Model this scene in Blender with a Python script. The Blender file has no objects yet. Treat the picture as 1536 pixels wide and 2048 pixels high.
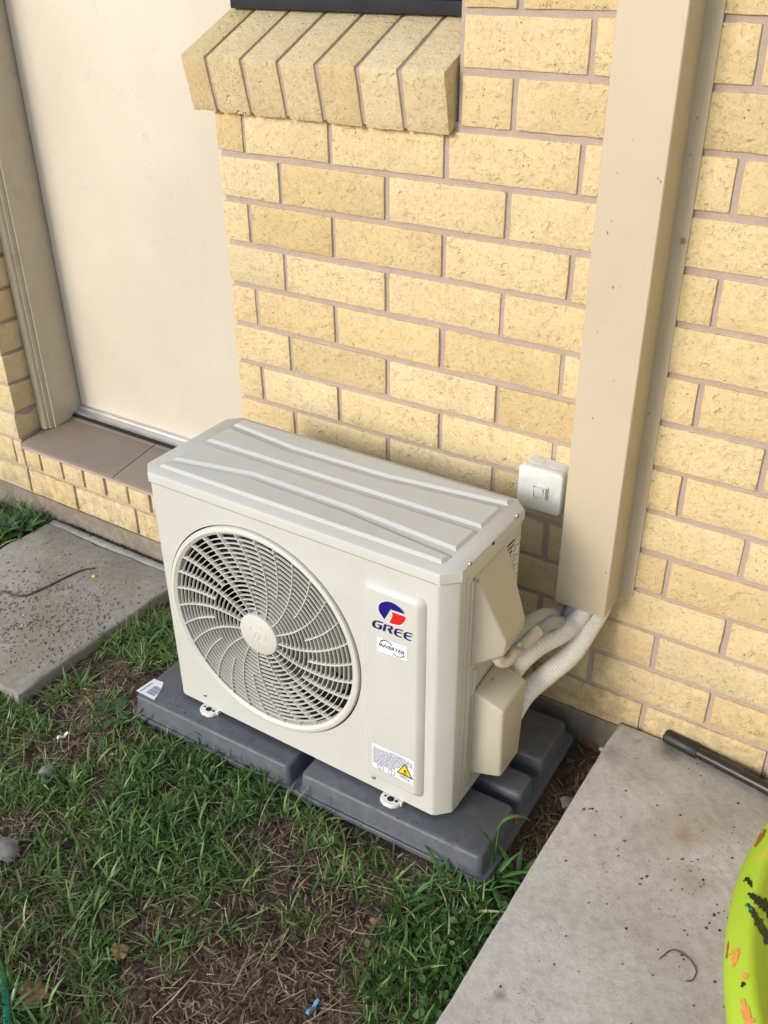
import bpy, bmesh, math, random
import numpy as np
from mathutils import Vector, Matrix, noise

# ------------------------------------------------------------------ camera, world, light
SC = bpy.context.scene
COL = SC.collection
R3 = np.array([[0.8401, 0.5424, -0.0090], [0.2749, -0.4399, -0.8549], [-0.4677, 0.7157, -0.5187]])
_u, _s, _vt = np.linalg.svd(R3); R3 = _u @ _vt
CAM = np.array([0.938968, -1.455256, 1.475461])
FPX = 1894.63                                   # focal length in photograph pixels (1536 x 2048)
cam_d = bpy.data.cameras.new('camera')
cam_d.sensor_fit = 'VERTICAL'; cam_d.sensor_height = 36.0; cam_d.lens = FPX / 2048 * 36.0
cam_d.clip_start = 0.02; cam_d.clip_end = 300.0
cam = bpy.data.objects.new('camera', cam_d); COL.objects.link(cam)
M4 = Matrix.Identity(4)
for r in range(3):
    M4[r][0] = R3[0][r]; M4[r][1] = -R3[1][r]; M4[r][2] = -R3[2][r]; M4[r][3] = CAM[r]
cam.matrix_world = M4
SC.camera = cam

SUN_EL = math.radians(24); SUN_AZ = math.radians(200)      # azimuth: clockwise from +Y, light comes from the front, a little left
world = bpy.data.worlds.new('World'); SC.world = world; world.use_nodes = True
wn = world.node_tree
sky = wn.nodes.new('ShaderNodeTexSky'); sky.sky_type = 'NISHITA'; sky.sun_disc = False
sky.sun_elevation = SUN_EL; sky.sun_rotation = SUN_AZ
wn.links.new(sky.outputs[0], wn.nodes['Background'].inputs[0])
wn.nodes['Background'].inputs[1].default_value = 0.135
sd = bpy.data.lights.new('sun', 'SUN'); sd.energy = 1.4; sd.angle = math.radians(20); sd.color = (1.0, 0.935, 0.83)
sun = bpy.data.objects.new('sun', sd); COL.objects.link(sun)
sdir = Vector((math.sin(SUN_AZ) * math.cos(SUN_EL), math.cos(SUN_AZ) * math.cos(SUN_EL), math.sin(SUN_EL)))
sun.rotation_euler = sdir.to_track_quat('Z', 'Y').to_euler(); sun.location = sdir * 20
SC.view_settings.view_transform = 'Standard'; SC.view_settings.look = 'None'
SC.view_settings.gamma = 1.0; SC.view_settings.exposure = 0.74

# ------------------------------------------------------------------ helpers
rnd = random.Random(7); nrs = np.random.RandomState(7)
def P(u, v, ax, val):
    """photo pixel -> point on the plane axis=val"""
    d = R3.T @ np.array([(u - 768) / FPX, (v - 1024) / FPX, 1.0])
    t = (val - CAM[ax]) / d[ax]
    return CAM + t * d
ORIG = {}
def props(o, label=None, cat=None, group=None, kind=None):
    if label: o['label'] = label
    if cat: o['category'] = cat
    if group: o['group'] = group
    if kind: o['kind'] = kind
    return o
def thing(name, loc, label, cat, group=None):
    o = bpy.data.objects.new(name, None); o.empty_display_size = 0.05
    o.location = loc; COL.objects.link(o); ORIG[o.name] = Vector(loc)
    return props(o, label, cat, group)
def link_mesh(name, me, mat, parent=None, origin=None):
    o = bpy.data.objects.new(name, me)
    COL.objects.link(o)
    if mat: 
        me.materials.clear(); me.materials.append(mat)
    po = ORIG[parent.name] if parent else Vector((0, 0, 0))
    ORIG[o.name] = Vector(origin)
    if parent: o.parent = parent
    o.location = Vector(origin) - po
    return o
def mk(name, V, F, mat, parent=None, smooth=False, sharp=None):
    """one mesh object from world-space verts"""
    V = np.asarray(V, float)
    lo, hi = V.min(0), V.max(0)
    org = (lo + hi) / 2
    if parent is None: org[2] = lo[2]
    me = bpy.data.meshes.new(name)
    me.from_pydata((V - org).tolist(), [], [tuple(f) for f in F])
    if smooth:
        me.polygons.foreach_set('use_smooth', [True] * len(me.polygons))
    me.update()
    if sharp: me.set_sharp_from_angle(angle=math.radians(sharp))
    return link_mesh(name, me, mat, parent, org)
def mk_np(name, V, Q, mat, parent=None, smooth=False, tint=None):
    """big mesh from numpy arrays (quads), optional per-vertex tint"""
    lo = V.min(0); org = (lo + V.max(0)) / 2; org[2] = lo[2]
    me = bpy.data.meshes.new(name)
    n = len(V); m = len(Q); k = Q.shape[1]
    me.vertices.add(n); me.vertices.foreach_set('co', (V - org).astype(np.float32).ravel())
    me.loops.add(m * k); me.loops.foreach_set('vertex_index', Q.astype(np.int32).ravel())
    me.polygons.add(m); me.polygons.foreach_set('loop_start', np.arange(0, m * k, k, dtype=np.int32))
    me.polygons.foreach_set('loop_total', np.full(m, k, dtype=np.int32))
    if smooth: me.polygons.foreach_set('use_smooth', np.ones(m, dtype=bool))
    if tint is not None:
        a = me.attributes.new('tint', 'FLOAT', 'POINT'); a.data.foreach_set('value', tint.astype(np.float32))
    me.update(calc_edges=True); me.validate()
    return link_mesh(name, me, mat, parent, org)
class MB:
    def __init__(s): s.V = []; s.F = []
    def add(s, V, F):
        b = len(s.V); s.V += [tuple(v) for v in V]; s.F += [tuple(i + b for i in f) for f in F]; return s
    def box(s, a, b):
        x0, y0, z0 = a; x1, y1, z1 = b
        return s.add([(x0,y0,z0),(x1,y0,z0),(x1,y1,z0),(x0,y1,z0),(x0,y0,z1),(x1,y0,z1),(x1,y1,z1),(x0,y1,z1)],
                     [(0,3,2,1),(4,5,6,7),(0,1,5,4),(1,2,6,5),(2,3,7,6),(3,0,4,7)])
    def loft(s, loops, cap0=True, cap1=True):
        n = len(loops[0]); V = [p for l in loops for p in l]; F = []
        for k in range(len(loops) - 1):
            for i in range(n):
                j = (i + 1) % n
                F.append((k*n+i, k*n+j, (k+1)*n+j, (k+1)*n+i))
        if cap0: F.append(tuple(range(n - 1, -1, -1)))
        if cap1: F.append(tuple(range((len(loops)-1)*n, len(loops)*n)))
        return s.add(V, F)
    def tube(s, pts, rad, n=10, cap=True):
        pts = [Vector(p) for p in pts]
        rads = rad if hasattr(rad, '__len__') else [rad] * len(pts)
        up = Vector((0.123, 0.31, 0.94)); prev = None; loops = []
        for i, p in enumerate(pts):
            t = (pts[min(i+1, len(pts)-1)] - pts[max(i-1, 0)]).normalized()
            if prev is None: a = t.cross(up).normalized()
            else: a = (prev - t * prev.dot(t)).normalized()
            prev = a; b = t.cross(a)
            loops.append([p + (a * math.cos(2*math.pi*k/n) + b * math.sin(2*math.pi*k/n)) * rads[i] for k in range(n)])
        return s.loft(loops, cap, cap)
    def build(s, name, mat, parent=None, smooth=False, sharp=None):
        return mk(name, s.V, s.F, mat, parent, smooth or bool(sharp), sharp)
def bev(name, mb, mat, parent, w, seg=2, sharp=35):
    """MB -> bevelled mesh object"""
    bm = bmesh.new()
    vs = [bm.verts.new(v) for v in mb.V]
    for f in mb.F:
        try: bm.faces.new([vs[i] for i in f])
        except ValueError: pass
    bmesh.ops.recalc_face_normals(bm, faces=bm.faces)
    ed = [e for e in bm.edges if len(e.link_faces) == 2 and e.calc_face_angle() > math.radians(25)]
    bmesh.ops.bevel(bm, geom=ed, offset=w, segments=seg, profile=0.5, affect='EDGES')
    V = [v.co.copy() for v in bm.verts]; bm.verts.index_update()
    F = [[v.index for v in f.verts] for f in bm.faces]; bm.free()
    return mk(name, V, F, mat, parent, True, sharp)
def rr(cx, cy, w, h, r, n=5):
    """rounded rectangle, ccw"""
    out = []
    for k, (sx, sy) in enumerate(((1,1),(-1,1),(-1,-1),(1,-1))):
        ox, oy = cx + sx*(w/2-r), cy + sy*(h/2-r)
        for i in range(n + 1):
            a = math.pi/2*(k + i/n); out.append((ox + r*math.cos(a), oy + r*math.sin(a)))
    return out
def inset(poly, d):
    n = len(poly); out = []
    area = sum(poly[i][0]*poly[(i+1)%n][1]-poly[(i+1)%n][0]*poly[i][1] for i in range(n))
    sgn = 1 if area > 0 else -1
    for i in range(n):
        a, b, c = Vector(poly[i-1]), Vector(poly[i]), Vector(poly[(i+1)%n])
        e1 = (b-a).normalized(); e2 = (c-b).normalized()
        n1 = Vector((-e1.y, e1.x))*sgn; n2 = Vector((-e2.y, e2.x))*sgn
        m = (n1+n2); m = m / max(0.35, m.dot(n1))
        out.append(tuple(b + m*d))
    return out
def bez(pts, n=24):
    """smooth curve through points (catmull-rom)"""
    p = [Vector(q) for q in pts]; p = [p[0]*2-p[1]] + p + [p[-1]*2-p[-2]]; out = []
    for i in range(1, len(p)-2):
        for k in range(n):
            t = k/n; a, b, c, d = p[i-1], p[i], p[i+1], p[i+2]
            out.append(0.5*((2*b)+(c-a)*t+(2*a-5*b+4*c-d)*t*t+(3*b-a-3*c+d)*t**3))
    out.append(p[-2]); return out
def copy_obj(o, parent, loc=None, rot=None, label=None):
    c = o.copy(); COL.objects.link(c); c.parent = parent
    if loc is not None: c.location = loc
    if rot is not None: c.rotation_euler = rot
    return c

# ------------------------------------------------------------------ materials
class NT:
    def __init__(s, name):
        s.m = bpy.data.materials.new(name); s.m.use_nodes = True; s.t = s.m.node_tree
        s.b = s.t.nodes['Principled BSDF']
    def n(s, typ, props_=None, **inp):
        nd = s.t.nodes.new('ShaderNode' + typ)
        for k, v in (props_ or {}).items(): setattr(nd, k, v)
        for k, v in inp.items():
            s.set(nd.inputs[k.replace('_', ' ')] if not k.startswith('i') or not k[1:].isdigit() else nd.inputs[int(k[1:])], v)
        return nd
    def set(s, sock, v):
        if isinstance(v, bpy.types.NodeSocket): s.t.links.new(v, sock)
        elif isinstance(v, bpy.types.Node): s.t.links.new(v.outputs[0], sock)
        else:
            if hasattr(sock.default_value, '__len__') and not hasattr(v, '__len__'): v = (v,)*len(sock.default_value)
            if hasattr(v, '__len__') and len(v) == 3 and len(sock.default_value) == 4: v = (*v, 1)
            sock.default_value = v
    def pos(s): return s.n('NewGeometry').outputs['Position']
    def obj(s): return s.n('TexCoord').outputs['Object']
    def noise(s, vec, scale, detail=4, rough=0.55, dist=0.0):
        nd = s.n('TexNoise', Vector=vec, Scale=scale, Detail=detail, Roughness=rough, Distortion=dist); return nd.outputs['Fac']
    def vor(s, vec, scale, feat='F1', rand=1.0):
        nd = s.n('TexVoronoi', {'feature': feat}, Vector=vec, Scale=scale, Randomness=rand); return nd.outputs['Distance']
    def ramp(s, fac, stops, interp='LINEAR'):
        nd = s.n('ValToRGB', Fac=fac); cr = nd.color_ramp; cr.interpolation = interp
        while len(cr.elements) < len(stops): cr.elements.new(0.5)
        for e, (p, c) in zip(cr.elements, stops):
            e.position = p; e.color = (*c, 1) if hasattr(c, '__len__') else (c, c, c, 1)
        return nd.outputs['Color']
    def mix(s, fac, a, b, mode='MIX'):
        nd = s.n('Mix', {'data_type': 'RGBA', 'blend_type': mode})
        s.set(nd.inputs['Factor'], fac); s.set(nd.inputs['A'] if False else nd.inputs[6], a); s.set(nd.inputs[7], b)
        return nd.outputs[2]
    def math(s, op, a, b=0.0):
        nd = s.n('Math', {'operation': op}); s.set(nd.inputs[0], a); s.set(nd.inputs[1], b); return nd.outputs[0]
    def bump(s, h, strength=0.5, dist=0.003, normal=None):
        nd = s.n('Bump', Height=h, Strength=strength, Distance=dist)
        if normal is not None: s.set(nd.inputs['Normal'], normal)
        return nd.outputs[0]
    def out(s, color=None, rough=None, normal=None, **kw):
        if color is not None: s.set(s.b.inputs['Base Color'], color)
        if rough is not None: s.set(s.b.inputs['Roughness'], rough)
        if normal is not None: s.set(s.b.inputs['Normal'], normal)
        for k, v in kw.items(): s.set(s.b.inputs[k.replace('_', ' ')], v)
        return s.m
def simple(name, col, rough=0.5, var=0.08, scale=12, bump=0.0, bscale=300, spec=None, metal=0.0, dirt=0.0, dirtcol=(0.12,0.09,0.06)):
    t = NT(name); p = t.pos()
    a = t.noise(p, scale, 5)
    c = t.mix(t.ramp(a, [(0.3, 0.0), (0.7, 1.0)]), tuple(x*(1-var) for x in col), tuple(min(1, x*(1+var)) for x in col))
    if dirt:
        d = t.ramp(t.noise(p, scale*3.1, 6, 0.65), [(0.52, 0.0), (0.75, dirt)])
        c = t.mix(d, c, dirtcol)
    nrm = t.bump(t.noise(p, bscale, 3), bump, 0.001) if bump else None
    m = t.out(c, t.ramp(t.noise(p, scale*2, 4), [(0.3, max(0, rough-0.06)), (0.7, min(1, rough+0.06))]), nrm, Metallic=metal)
    if spec is not None: t.b.inputs['Specular IOR Level'].default_value = spec
    return m

def brick_mat(name, tintmul=(1,1,1), grey=0.0):
    t = NT(name); p = t.pos(); rn = t.n('ObjectInfo').outputs['Random']
    base = t.ramp(rn, [(0.0, (0.58,0.445,0.225)), (0.12, (0.65,0.52,0.30)), (0.4, (0.68,0.555,0.335)), (0.6,(0.63,0.49,0.265)), (0.8, (0.70,0.58,0.36)), (0.92,(0.64,0.535,0.335)), (1.0, (0.56,0.435,0.23))])
    off = t.n('VectorMath', {'operation': 'ADD'}); t.set(off.inputs[0], p)
    cmb = t.n('CombineXYZ', X=t.math('MULTIPLY', rn, 37.0), Y=t.math('MULTIPLY', rn, 11.0), Z=t.math('MULTIPLY', rn, 23.0))
    t.set(off.inputs[1], cmb.outputs[0]); q = off.outputs[0]
    n1 = t.noise(q, 14, 5, 0.6)
    c = t.mix(t.ramp(n1, [(0.3, 0.0), (0.75, 0.5)]), base, t.mix(1.0, base, (1.22,1.2,1.15), 'MULTIPLY'))
    c = t.mix(t.ramp(t.noise(q, 6, 3), [(0.5,0.0),(0.8,0.3)]), c, (0.40,0.28,0.125))
    # pale lumps
    c = t.mix(t.ramp(t.noise(q, 62, 4, 0.6), [(0.60,0.0),(0.68,0.4)]), c, (0.76,0.68,0.49))
    # crackle
    wq = t.n('VectorMath', {'operation': 'ADD'}); t.set(wq.inputs[0], q)
    wn_ = t.n('TexNoise', Vector=q, Scale=60.0, Detail=3.0)
    sc_ = t.n('VectorMath', {'operation': 'SCALE'}); t.set(sc_.inputs[0], wn_.outputs['Color']); sc_.inputs['Scale'].default_value = 0.016
    t.set(wq.inputs[1], sc_.outputs[0])
    cr = t.vor(wq.outputs[0], 210, 'DISTANCE_TO_EDGE')
    gate = t.ramp(t.noise(q, 110, 4, 0.7), [(0.5, 0.0), (0.62, 1.0)])
    crk = t.math('MULTIPLY', t.ramp(cr, [(0.0, 1.0), (0.07, 0.0)]), gate)
    c = t.mix(t.math('MULTIPLY', crk, 0.34), c, (0.16,0.10,0.045))
    # dark specks
    sp = t.ramp(t.vor(q, 95), [(0.09, 1.0), (0.15, 0.0)])
    spg = t.ramp(t.noise(q, 33, 2), [(0.55, 0.0), (0.62, 1.0)])
    sp = t.math('MULTIPLY', sp, spg)
    c = t.mix(t.math('MULTIPLY', sp, 0.75), c, (0.09,0.055,0.03))
    zc = t.n('SeparateXYZ', Vector=p).outputs[2]
    spl = t.math('MULTIPLY', t.ramp(zc, [(0.05,0.75),(0.34,0.0)]), t.ramp(t.noise(p, 30, 6, 0.7), [(0.4,0.0),(0.65,1.0)]))
    c = t.mix(spl, c, (0.24,0.17,0.10))
    film = t.math('MULTIPLY', t.ramp(t.noise(p, 11, 6, 0.7), [(0.58,0.0),(0.7,1.0)]), t.ramp(t.noise(p, 120, 3), [(0.4,0.1),(0.6,0.5)]))
    c = t.mix(film, c, (0.60,0.50,0.40))
    if grey: c = t.mix(t.ramp(t.noise(q, 20, 5), [(0.1, grey*0.7), (0.9, grey)]), c, (0.46,0.41,0.30))
    if tintmul != (1,1,1): c = t.mix(1.0, c, tintmul, 'MULTIPLY')
    h = t.math('ADD', t.math('MULTIPLY', t.noise(q, 55, 7, 0.66), 1.0), t.math('MULTIPLY', t.noise(q, 190, 5, 0.65), 0.45))
    h = t.math('SUBTRACT', h, t.math('MULTIPLY', crk, 0.22)); h = t.math('SUBTRACT', h, t.math('MULTIPLY', sp, 0.3))
    pit = t.math('MULTIPLY', t.ramp(t.noise(q, 52, 3, 0.55), [(0.28,1.0),(0.36,0.0)]), 0.6); h = t.math('SUBTRACT', h, pit)
    return t.out(c, 0.78, t.bump(h, 0.75, 0.0065), Specular_IOR_Level=0.3)
MAT = {}
MAT['brick'] = brick_mat('cream_brick')
MAT['sill_brick'] = brick_mat('sill_brick', (1,1,1), 0.2)
def mortar():
    t = NT('mortar'); p = t.pos()
    c = t.mix(t.noise(p, 30, 5, 0.65), (0.37,0.29,0.255), (0.50,0.415,0.37))
    c = t.mix(t.ramp(t.vor(p, 420), [(0.1,0.4),(0.3,0.0)]), c, (0.22,0.15,0.12))
    return t.out(c, 0.9, t.bump(t.math('ADD', t.noise(p, 420, 3), t.noise(p, 70, 4)), 0.6, 0.003), Specular_IOR_Level=0.2)
MAT['mortar'] = mortar()
def concrete(name, c0, c1, stain, crack=True, moss=0.0, spk=0.6):
    t = NT(name); p = t.pos()
    c = t.mix(t.ramp(t.noise(p, 5, 6, 0.6), [(0.35,0.0),(0.65,1.0)]), c0, c1)
    c = t.mix(t.ramp(t.noise(p, 55, 6, 0.7), [(0.42,0.0),(0.7,0.55)]), c, tuple(x*0.62 for x in c0))
    c = t.mix(t.ramp(t.noise(p, 3.2, 4, 0.7, 0.6), [(0.55,0.0),(0.72,0.5)]), c, stain)
    sp = t.math('MULTIPLY', t.ramp(t.vor(p, 170), [(0.12,1.0),(0.22,0.0)]), t.ramp(t.noise(p, 22, 3), [(0.45,0.0),(0.62,1.0)]))
    c = t.mix(t.math('MULTIPLY', sp, spk), c, (0.055,0.042,0.03))
    c = t.mix(t.ramp(t.vor(p, 310), [(0.08,0.35),(0.2,0.0)]), c, tuple(min(1,x*1.5) for x in c1))
    h = t.math('ADD', t.math('MULTIPLY', t.noise(p, 160, 5, 0.7), 0.6), t.noise(p, 28, 4))
    if crack:
        w = t.n('VectorMath', {'operation':'ADD'}); t.set(w.inputs[0], p)
        s_ = t.n('VectorMath', {'operation':'SCALE'}); t.set(s_.inputs[0], t.n('TexNoise', Vector=p, Scale=9.0, Detail=5.0).outputs['Color']); s_.inputs['Scale'].default_value = 0.16
        t.set(w.inputs[1], s_.outputs[0])
        e = t.ramp(t.vor(w.outputs[0], 3.1, 'DISTANCE_TO_EDGE'), [(0.0,1.0),(0.012,0.0)])
        g = t.math('MULTIPLY', t.ramp(t.noise(p, 5.0, 3), [(0.48,0.0),(0.6,1.0)]), t.ramp(t.n('SeparateXYZ', Vector=p).outputs[1], [(0.0,0.0),(1.0,1.0)]))
        e = t.math('MULTIPLY', e, g)
        c = t.mix(t.math('MULTIPLY', e, 0.35), c, (0.15,0.115,0.085)); h = t.math('SUBTRACT', h, t.math('MULTIPLY', e, 0.8))
    if name == 'path_concrete': c = spots(t, c, p, PATH_SPOTS)
    if name == 'old_slab_concrete': c = spots(t, c, p, SLAB_SPOTS)
    if moss:
        mz = t.math('MULTIPLY', t.ramp(t.noise(p, 26, 5, 0.7), [(0.45,0.0),(0.62,1.0)]), moss)
        c = t.mix(mz, c, (0.10,0.11,0.035))
    return t.out(c, 0.88, t.bump(h, 0.5, 0.003), Specular_IOR_Level=0.25)
def spots(t, c, p, L):
    for (x, y, z, r0, r1, k, col) in L:
        w = t.n('VectorMath', {'operation':'ADD'}); t.set(w.inputs[0], p)
        sc = t.n('VectorMath', {'operation':'SCALE'}); t.set(sc.inputs[0], t.n('TexNoise', Vector=p, Scale=22.0, Detail=5.0).outputs['Color']); sc.inputs['Scale'].default_value = r1*0.9
        t.set(w.inputs[1], sc.outputs[0])
        d = t.n('VectorMath', {'operation':'DISTANCE'}); t.set(d.inputs[0], w.outputs[0]); d.inputs[1].default_value = (x+r1*0.45, y+r1*0.45, z+r1*0.45)
        nd = t.n('MapRange'); t.set(nd.inputs['Value'], d.outputs['Value']); nd.inputs['From Min'].default_value = r0; nd.inputs['From Max'].default_value = r1; nd.inputs['To Min'].default_value = k; nd.inputs['To Max'].default_value = 0.0
        c = t.mix(nd.outputs[0], c, col)
    return c
SLAB_SPOTS = [(-0.78,-0.38,0.04,0.03,0.22,0.55,(0.20,0.165,0.125)), (-0.70,-0.50,0.04,0.02,0.13,0.4,(0.17,0.15,0.10)), (-0.95,-0.22,0.04,0.02,0.12,0.35,(0.20,0.15,0.11))]
PATH_SPOTS = [(*P(1372,1675,2,0.11), 0.004, 0.030, 0.65, (0.30,0.20,0.09)), (*P(1275,1545,2,0.11), 0.01, 0.06, 0.4, (0.25,0.20,0.14)), (*P(1380,1760,2,0.11), 0.006, 0.045, 0.45, (0.26,0.20,0.12)),
              (*P(1225,1510,2,0.11), 0.006, 0.04, 0.45, (0.15,0.13,0.10)), (*P(1335,1505,2,0.11), 0.004, 0.04, 0.6, (0.10,0.085,0.07)), (*P(1000,1990,2,0.11), 0.002, 0.014, 0.7, (0.19,0.15,0.08)), (*P(1290,1690,2,0.11), 0.01, 0.07, 0.3, (0.28,0.22,0.16)), (*P(1440,1640,2,0.11), 0.01, 0.08, 0.35, (0.28,0.22,0.16))]
MAT['slab_r'] = concrete('path_concrete', (0.45,0.415,0.385), (0.57,0.535,0.505), (0.34,0.275,0.205))
MAT['slab_l'] = concrete('old_slab_concrete', (0.32,0.30,0.275), (0.43,0.41,0.385), (0.22,0.185,0.145), crack=False, moss=0.12, spk=0.14)
MAT['footing'] = concrete('footing_concrete', (0.21,0.175,0.145), (0.31,0.265,0.225), (0.12,0.095,0.07), crack=False, moss=0.25)
def ac_paint(name, col, rough=0.38, orange=0.12):
    t = NT(name); p = t.pos()
    c = t.mix(t.ramp(t.noise(p, 7, 5, 0.6), [(0.3,0.0),(0.7,1.0)]), tuple(x*0.965 for x in col), tuple(min(1,x*1.03) for x in col))
    c = t.mix(t.ramp(t.noise(p, 70, 6, 0.7), [(0.66,0.0),(0.78,0.25)]), c, (0.42,0.36,0.27))
    mp = t.n('Mapping', Vector=p); mp.inputs['Scale'].default_value = (1.0, 1.0, 0.06)
    c = t.mix(t.math('MULTIPLY', t.ramp(t.noise(mp.outputs[0], 95, 5, 0.6), [(0.52,0.0),(0.75,1.0)]), 0.05), c, (0.40,0.35,0.27))
    c = t.mix(t.math('MULTIPLY', t.ramp(t.noise(p, 24, 7, 0.75), [(0.5,0.0),(0.72,1.0)]), 0.09), c, (0.36,0.32,0.26))
    return t.out(c, t.ramp(t.noise(p, 18, 5), [(0.3,rough-0.05),(0.7,rough+0.12)]), t.bump(t.math('ADD', t.math('MULTIPLY', t.noise(p, 900, 2), 0.2), t.math('MULTIPLY', t.noise(p, 5, 2), 2.0)), orange, 0.002))
MAT['ac'] = ac_paint('beige_white_enamel', (0.56,0.565,0.54), 0.36)
MAT['ac_plastic'] = ac_paint('beige_plastic', (0.52,0.475,0.395), 0.45, 0.2)
MAT['grille'] = ac_paint('grille_plastic', (0.60,0.595,0.555), 0.42)
MAT['dark'] = simple('dark_interior', (0.012,0.012,0.013), 0.7)
MAT['fan'] = simple('fan_plastic', (0.055,0.053,0.05), 0.5)
MAT['gap'] = simple('gap_black', (0.01,0.01,0.01), 0.9)
MAT['steel'] = simple('screw_steel', (0.45,0.45,0.44), 0.32, metal=0.9)
MAT['alu'] = simple('threshold_aluminium', (0.62,0.64,0.68), 0.38, metal=0.85, dirt=0.3)
MAT['zinc'] = simple('zinc_strap', (0.42,0.46,0.43), 0.35, metal=0.8)
MAT['foot'] = simple('white_foot_enamel', (0.74,0.74,0.71), 0.4, dirt=0.15)
def duct_mat():
    t = NT('beige_steel_cover'); p = t.pos()
    c = t.mix(t.ramp(t.noise(p, 5, 4), [(0.3,0.0),(0.7,1.0)]), (0.505,0.43,0.325), (0.545,0.465,0.355))
    st = t.n('Mapping', Vector=p); st.inputs['Scale'].default_value = (1.0, 1.0, 0.55)
    dz = t.vor(st.outputs[0], 85)
    sp = t.math('MULTIPLY', t.ramp(dz, [(0.09,1.0),(0.15,0.0)]), t.ramp(t.noise(p, 26, 3), [(0.55,0.0),(0.61,1.0)]))
    c = t.mix(t.math('MULTIPLY', sp, 0.8), c, (0.12,0.075,0.04))
    c = t.mix(t.ramp(t.noise(p, 30, 6, 0.7), [(0.62,0.0),(0.8,0.3)]), c, (0.40,0.31,0.22))
    return t.out(c, 0.42, t.bump(t.noise(p, 6, 2), 0.12, 0.01))
MAT['duct'] = duct_mat()
def door_mat():
    t = NT('door_paint'); p = t.pos()
    c = t.mix(t.ramp(t.noise(p, 3.5, 5, 0.6), [(0.35,0.0),(0.65,1.0)]), (0.60,0.545,0.465), (0.65,0.595,0.51))
    sm = t.math('MULTIPLY', t.ramp(t.noise(p, 16, 6, 0.75), [(0.6,0.0),(0.72,1.0)]), 0.35)
    c = t.mix(sm, c, (0.40,0.35,0.30))
    sp = t.math('MULTIPLY', t.ramp(t.vor(p, 60), [(0.07,1.0),(0.12,0.0)]), t.ramp(t.noise(p, 9, 3), [(0.55,0.0),(0.62,1.0)]))
    c = t.mix(t.math('MULTIPLY', sp, 0.5), c, (0.2,0.16,0.12))
    return t.out(c, 0.5, t.bump(t.noise(p, 220, 3), 0.06, 0.001))
MAT['door'] = door_mat()
MAT['frame'] = simple('frame_paint', (0.55,0.475,0.36), 0.45, 0.05, 9, 0.05, 200, dirt=0.2)
MAT['tile'] = simple('step_tile', (0.235,0.19,0.155), 0.55, 0.08, 14, 0.12, 260, dirt=0.3, dirtcol=(0.30,0.26,0.22))
MAT['black_strip'] = simple('black_flashing', (0.014,0.015,0.02), 0.85)
MAT['white_frame'] = simple('window_frame_cream', (0.78,0.74,0.64), 0.4)
MAT['switch'] = simple('switch_plastic', (0.66,0.67,0.65), 0.42, 0.07, 25, dirt=0.3, dirtcol=(0.40,0.40,0.38))
MAT['conduit_w'] = simple('white_conduit', (0.84,0.81,0.75), 0.42, 0.04, 20, dirt=0.25, dirtcol=(0.36,0.30,0.22))
MAT['conduit_g'] = simple('grey_conduit', (0.42,0.42,0.37), 0.42, 0.06, 20, dirt=0.25)
MAT['conduit_s'] = simple('conduit_socket', (0.58,0.54,0.44), 0.45, 0.06, 20, dirt=0.2)
def pad_mat():
    t = NT('pad_plastic'); p = t.pos()
    c = t.mix(t.noise(p, 8, 4), (0.072,0.084,0.106), (0.094,0.108,0.134))
    c = t.mix(t.ramp(t.noise(p, 40, 6, 0.7), [(0.48,0.0),(0.72,0.6)]), c, (0.17,0.155,0.14))
    sp = t.ramp(t.vor(p, 130), [(0.05,0.5),(0.09,0.0)]); c = t.mix(sp, c, (0.25,0.24,0.23))
    return t.out(c, t.ramp(t.noise(p, 25, 5), [(0.3,0.42),(0.7,0.6)]), t.bump(t.noise(p, 700, 3), 0.15, 0.0008))
MAT['pad'] = pad_mat()
MAT['pole'] = simple('black_pole', (0.022,0.018,0.02), 0.3, 0.2, 20, dirt=0.35, dirtcol=(0.07,0.05,0.04))
MAT['pole_end'] = simple('black_plastic_end', (0.016,0.015,0.015), 0.5, dirt=0.3, dirtcol=(0.06,0.045,0.04))
MAT['blue'] = simple('logo_blue', (0.012,0.006,0.20), 0.4, 0.02)
MAT['navy'] = simple('logo_navy', (0.02,0.012,0.12), 0.4, 0.02)
MAT['red'] = simple('logo_red', (0.60,0.018,0.012), 0.4, 0.02)
MAT['green'] = simple('logo_green', (0.02,0.22,0.06), 0.4, 0.02)
MAT['paper'] = simple('sticker_white', (0.78,0.80,0.84), 0.4, 0.02)
MAT['outline'] = simple('logo_outline', (0.80,0.78,0.78), 0.4, 0.02)
MAT['wrapper'] = simple('wrapper_blue', (0.16,0.34,0.62), 0.35)
MAT['ink'] = simple('print_ink', (0.12,0.12,0.26), 0.5, 0.02)
MAT['black'] = simple('print_black', (0.012,0.012,0.012), 0.5, 0.02)
MAT['yellow'] = simple('warning_yellow', (0.80,0.62,0.03), 0.4, 0.02)
def soil_mat():
    t = NT('soil'); p = t.pos()
    c = t.mix(t.ramp(t.noise(p, 16, 6, 0.65), [(0.35,0.0),(0.65,1.0)]), (0.065,0.046,0.033), (0.15,0.108,0.078))
    c = t.mix(t.ramp(t.vor(p, 160), [(0.1,0.6),(0.35,0.0)]), c, (0.13,0.095,0.065))
    return t.out(c, 0.95, t.bump(t.math('ADD', t.noise(p, 130, 6, 0.75), t.math('MULTIPLY', t.vor(p, 150), 0.7)), 1.0, 0.006), Specular_IOR_Level=0.15)
MAT['soil'] = soil_mat()
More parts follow.
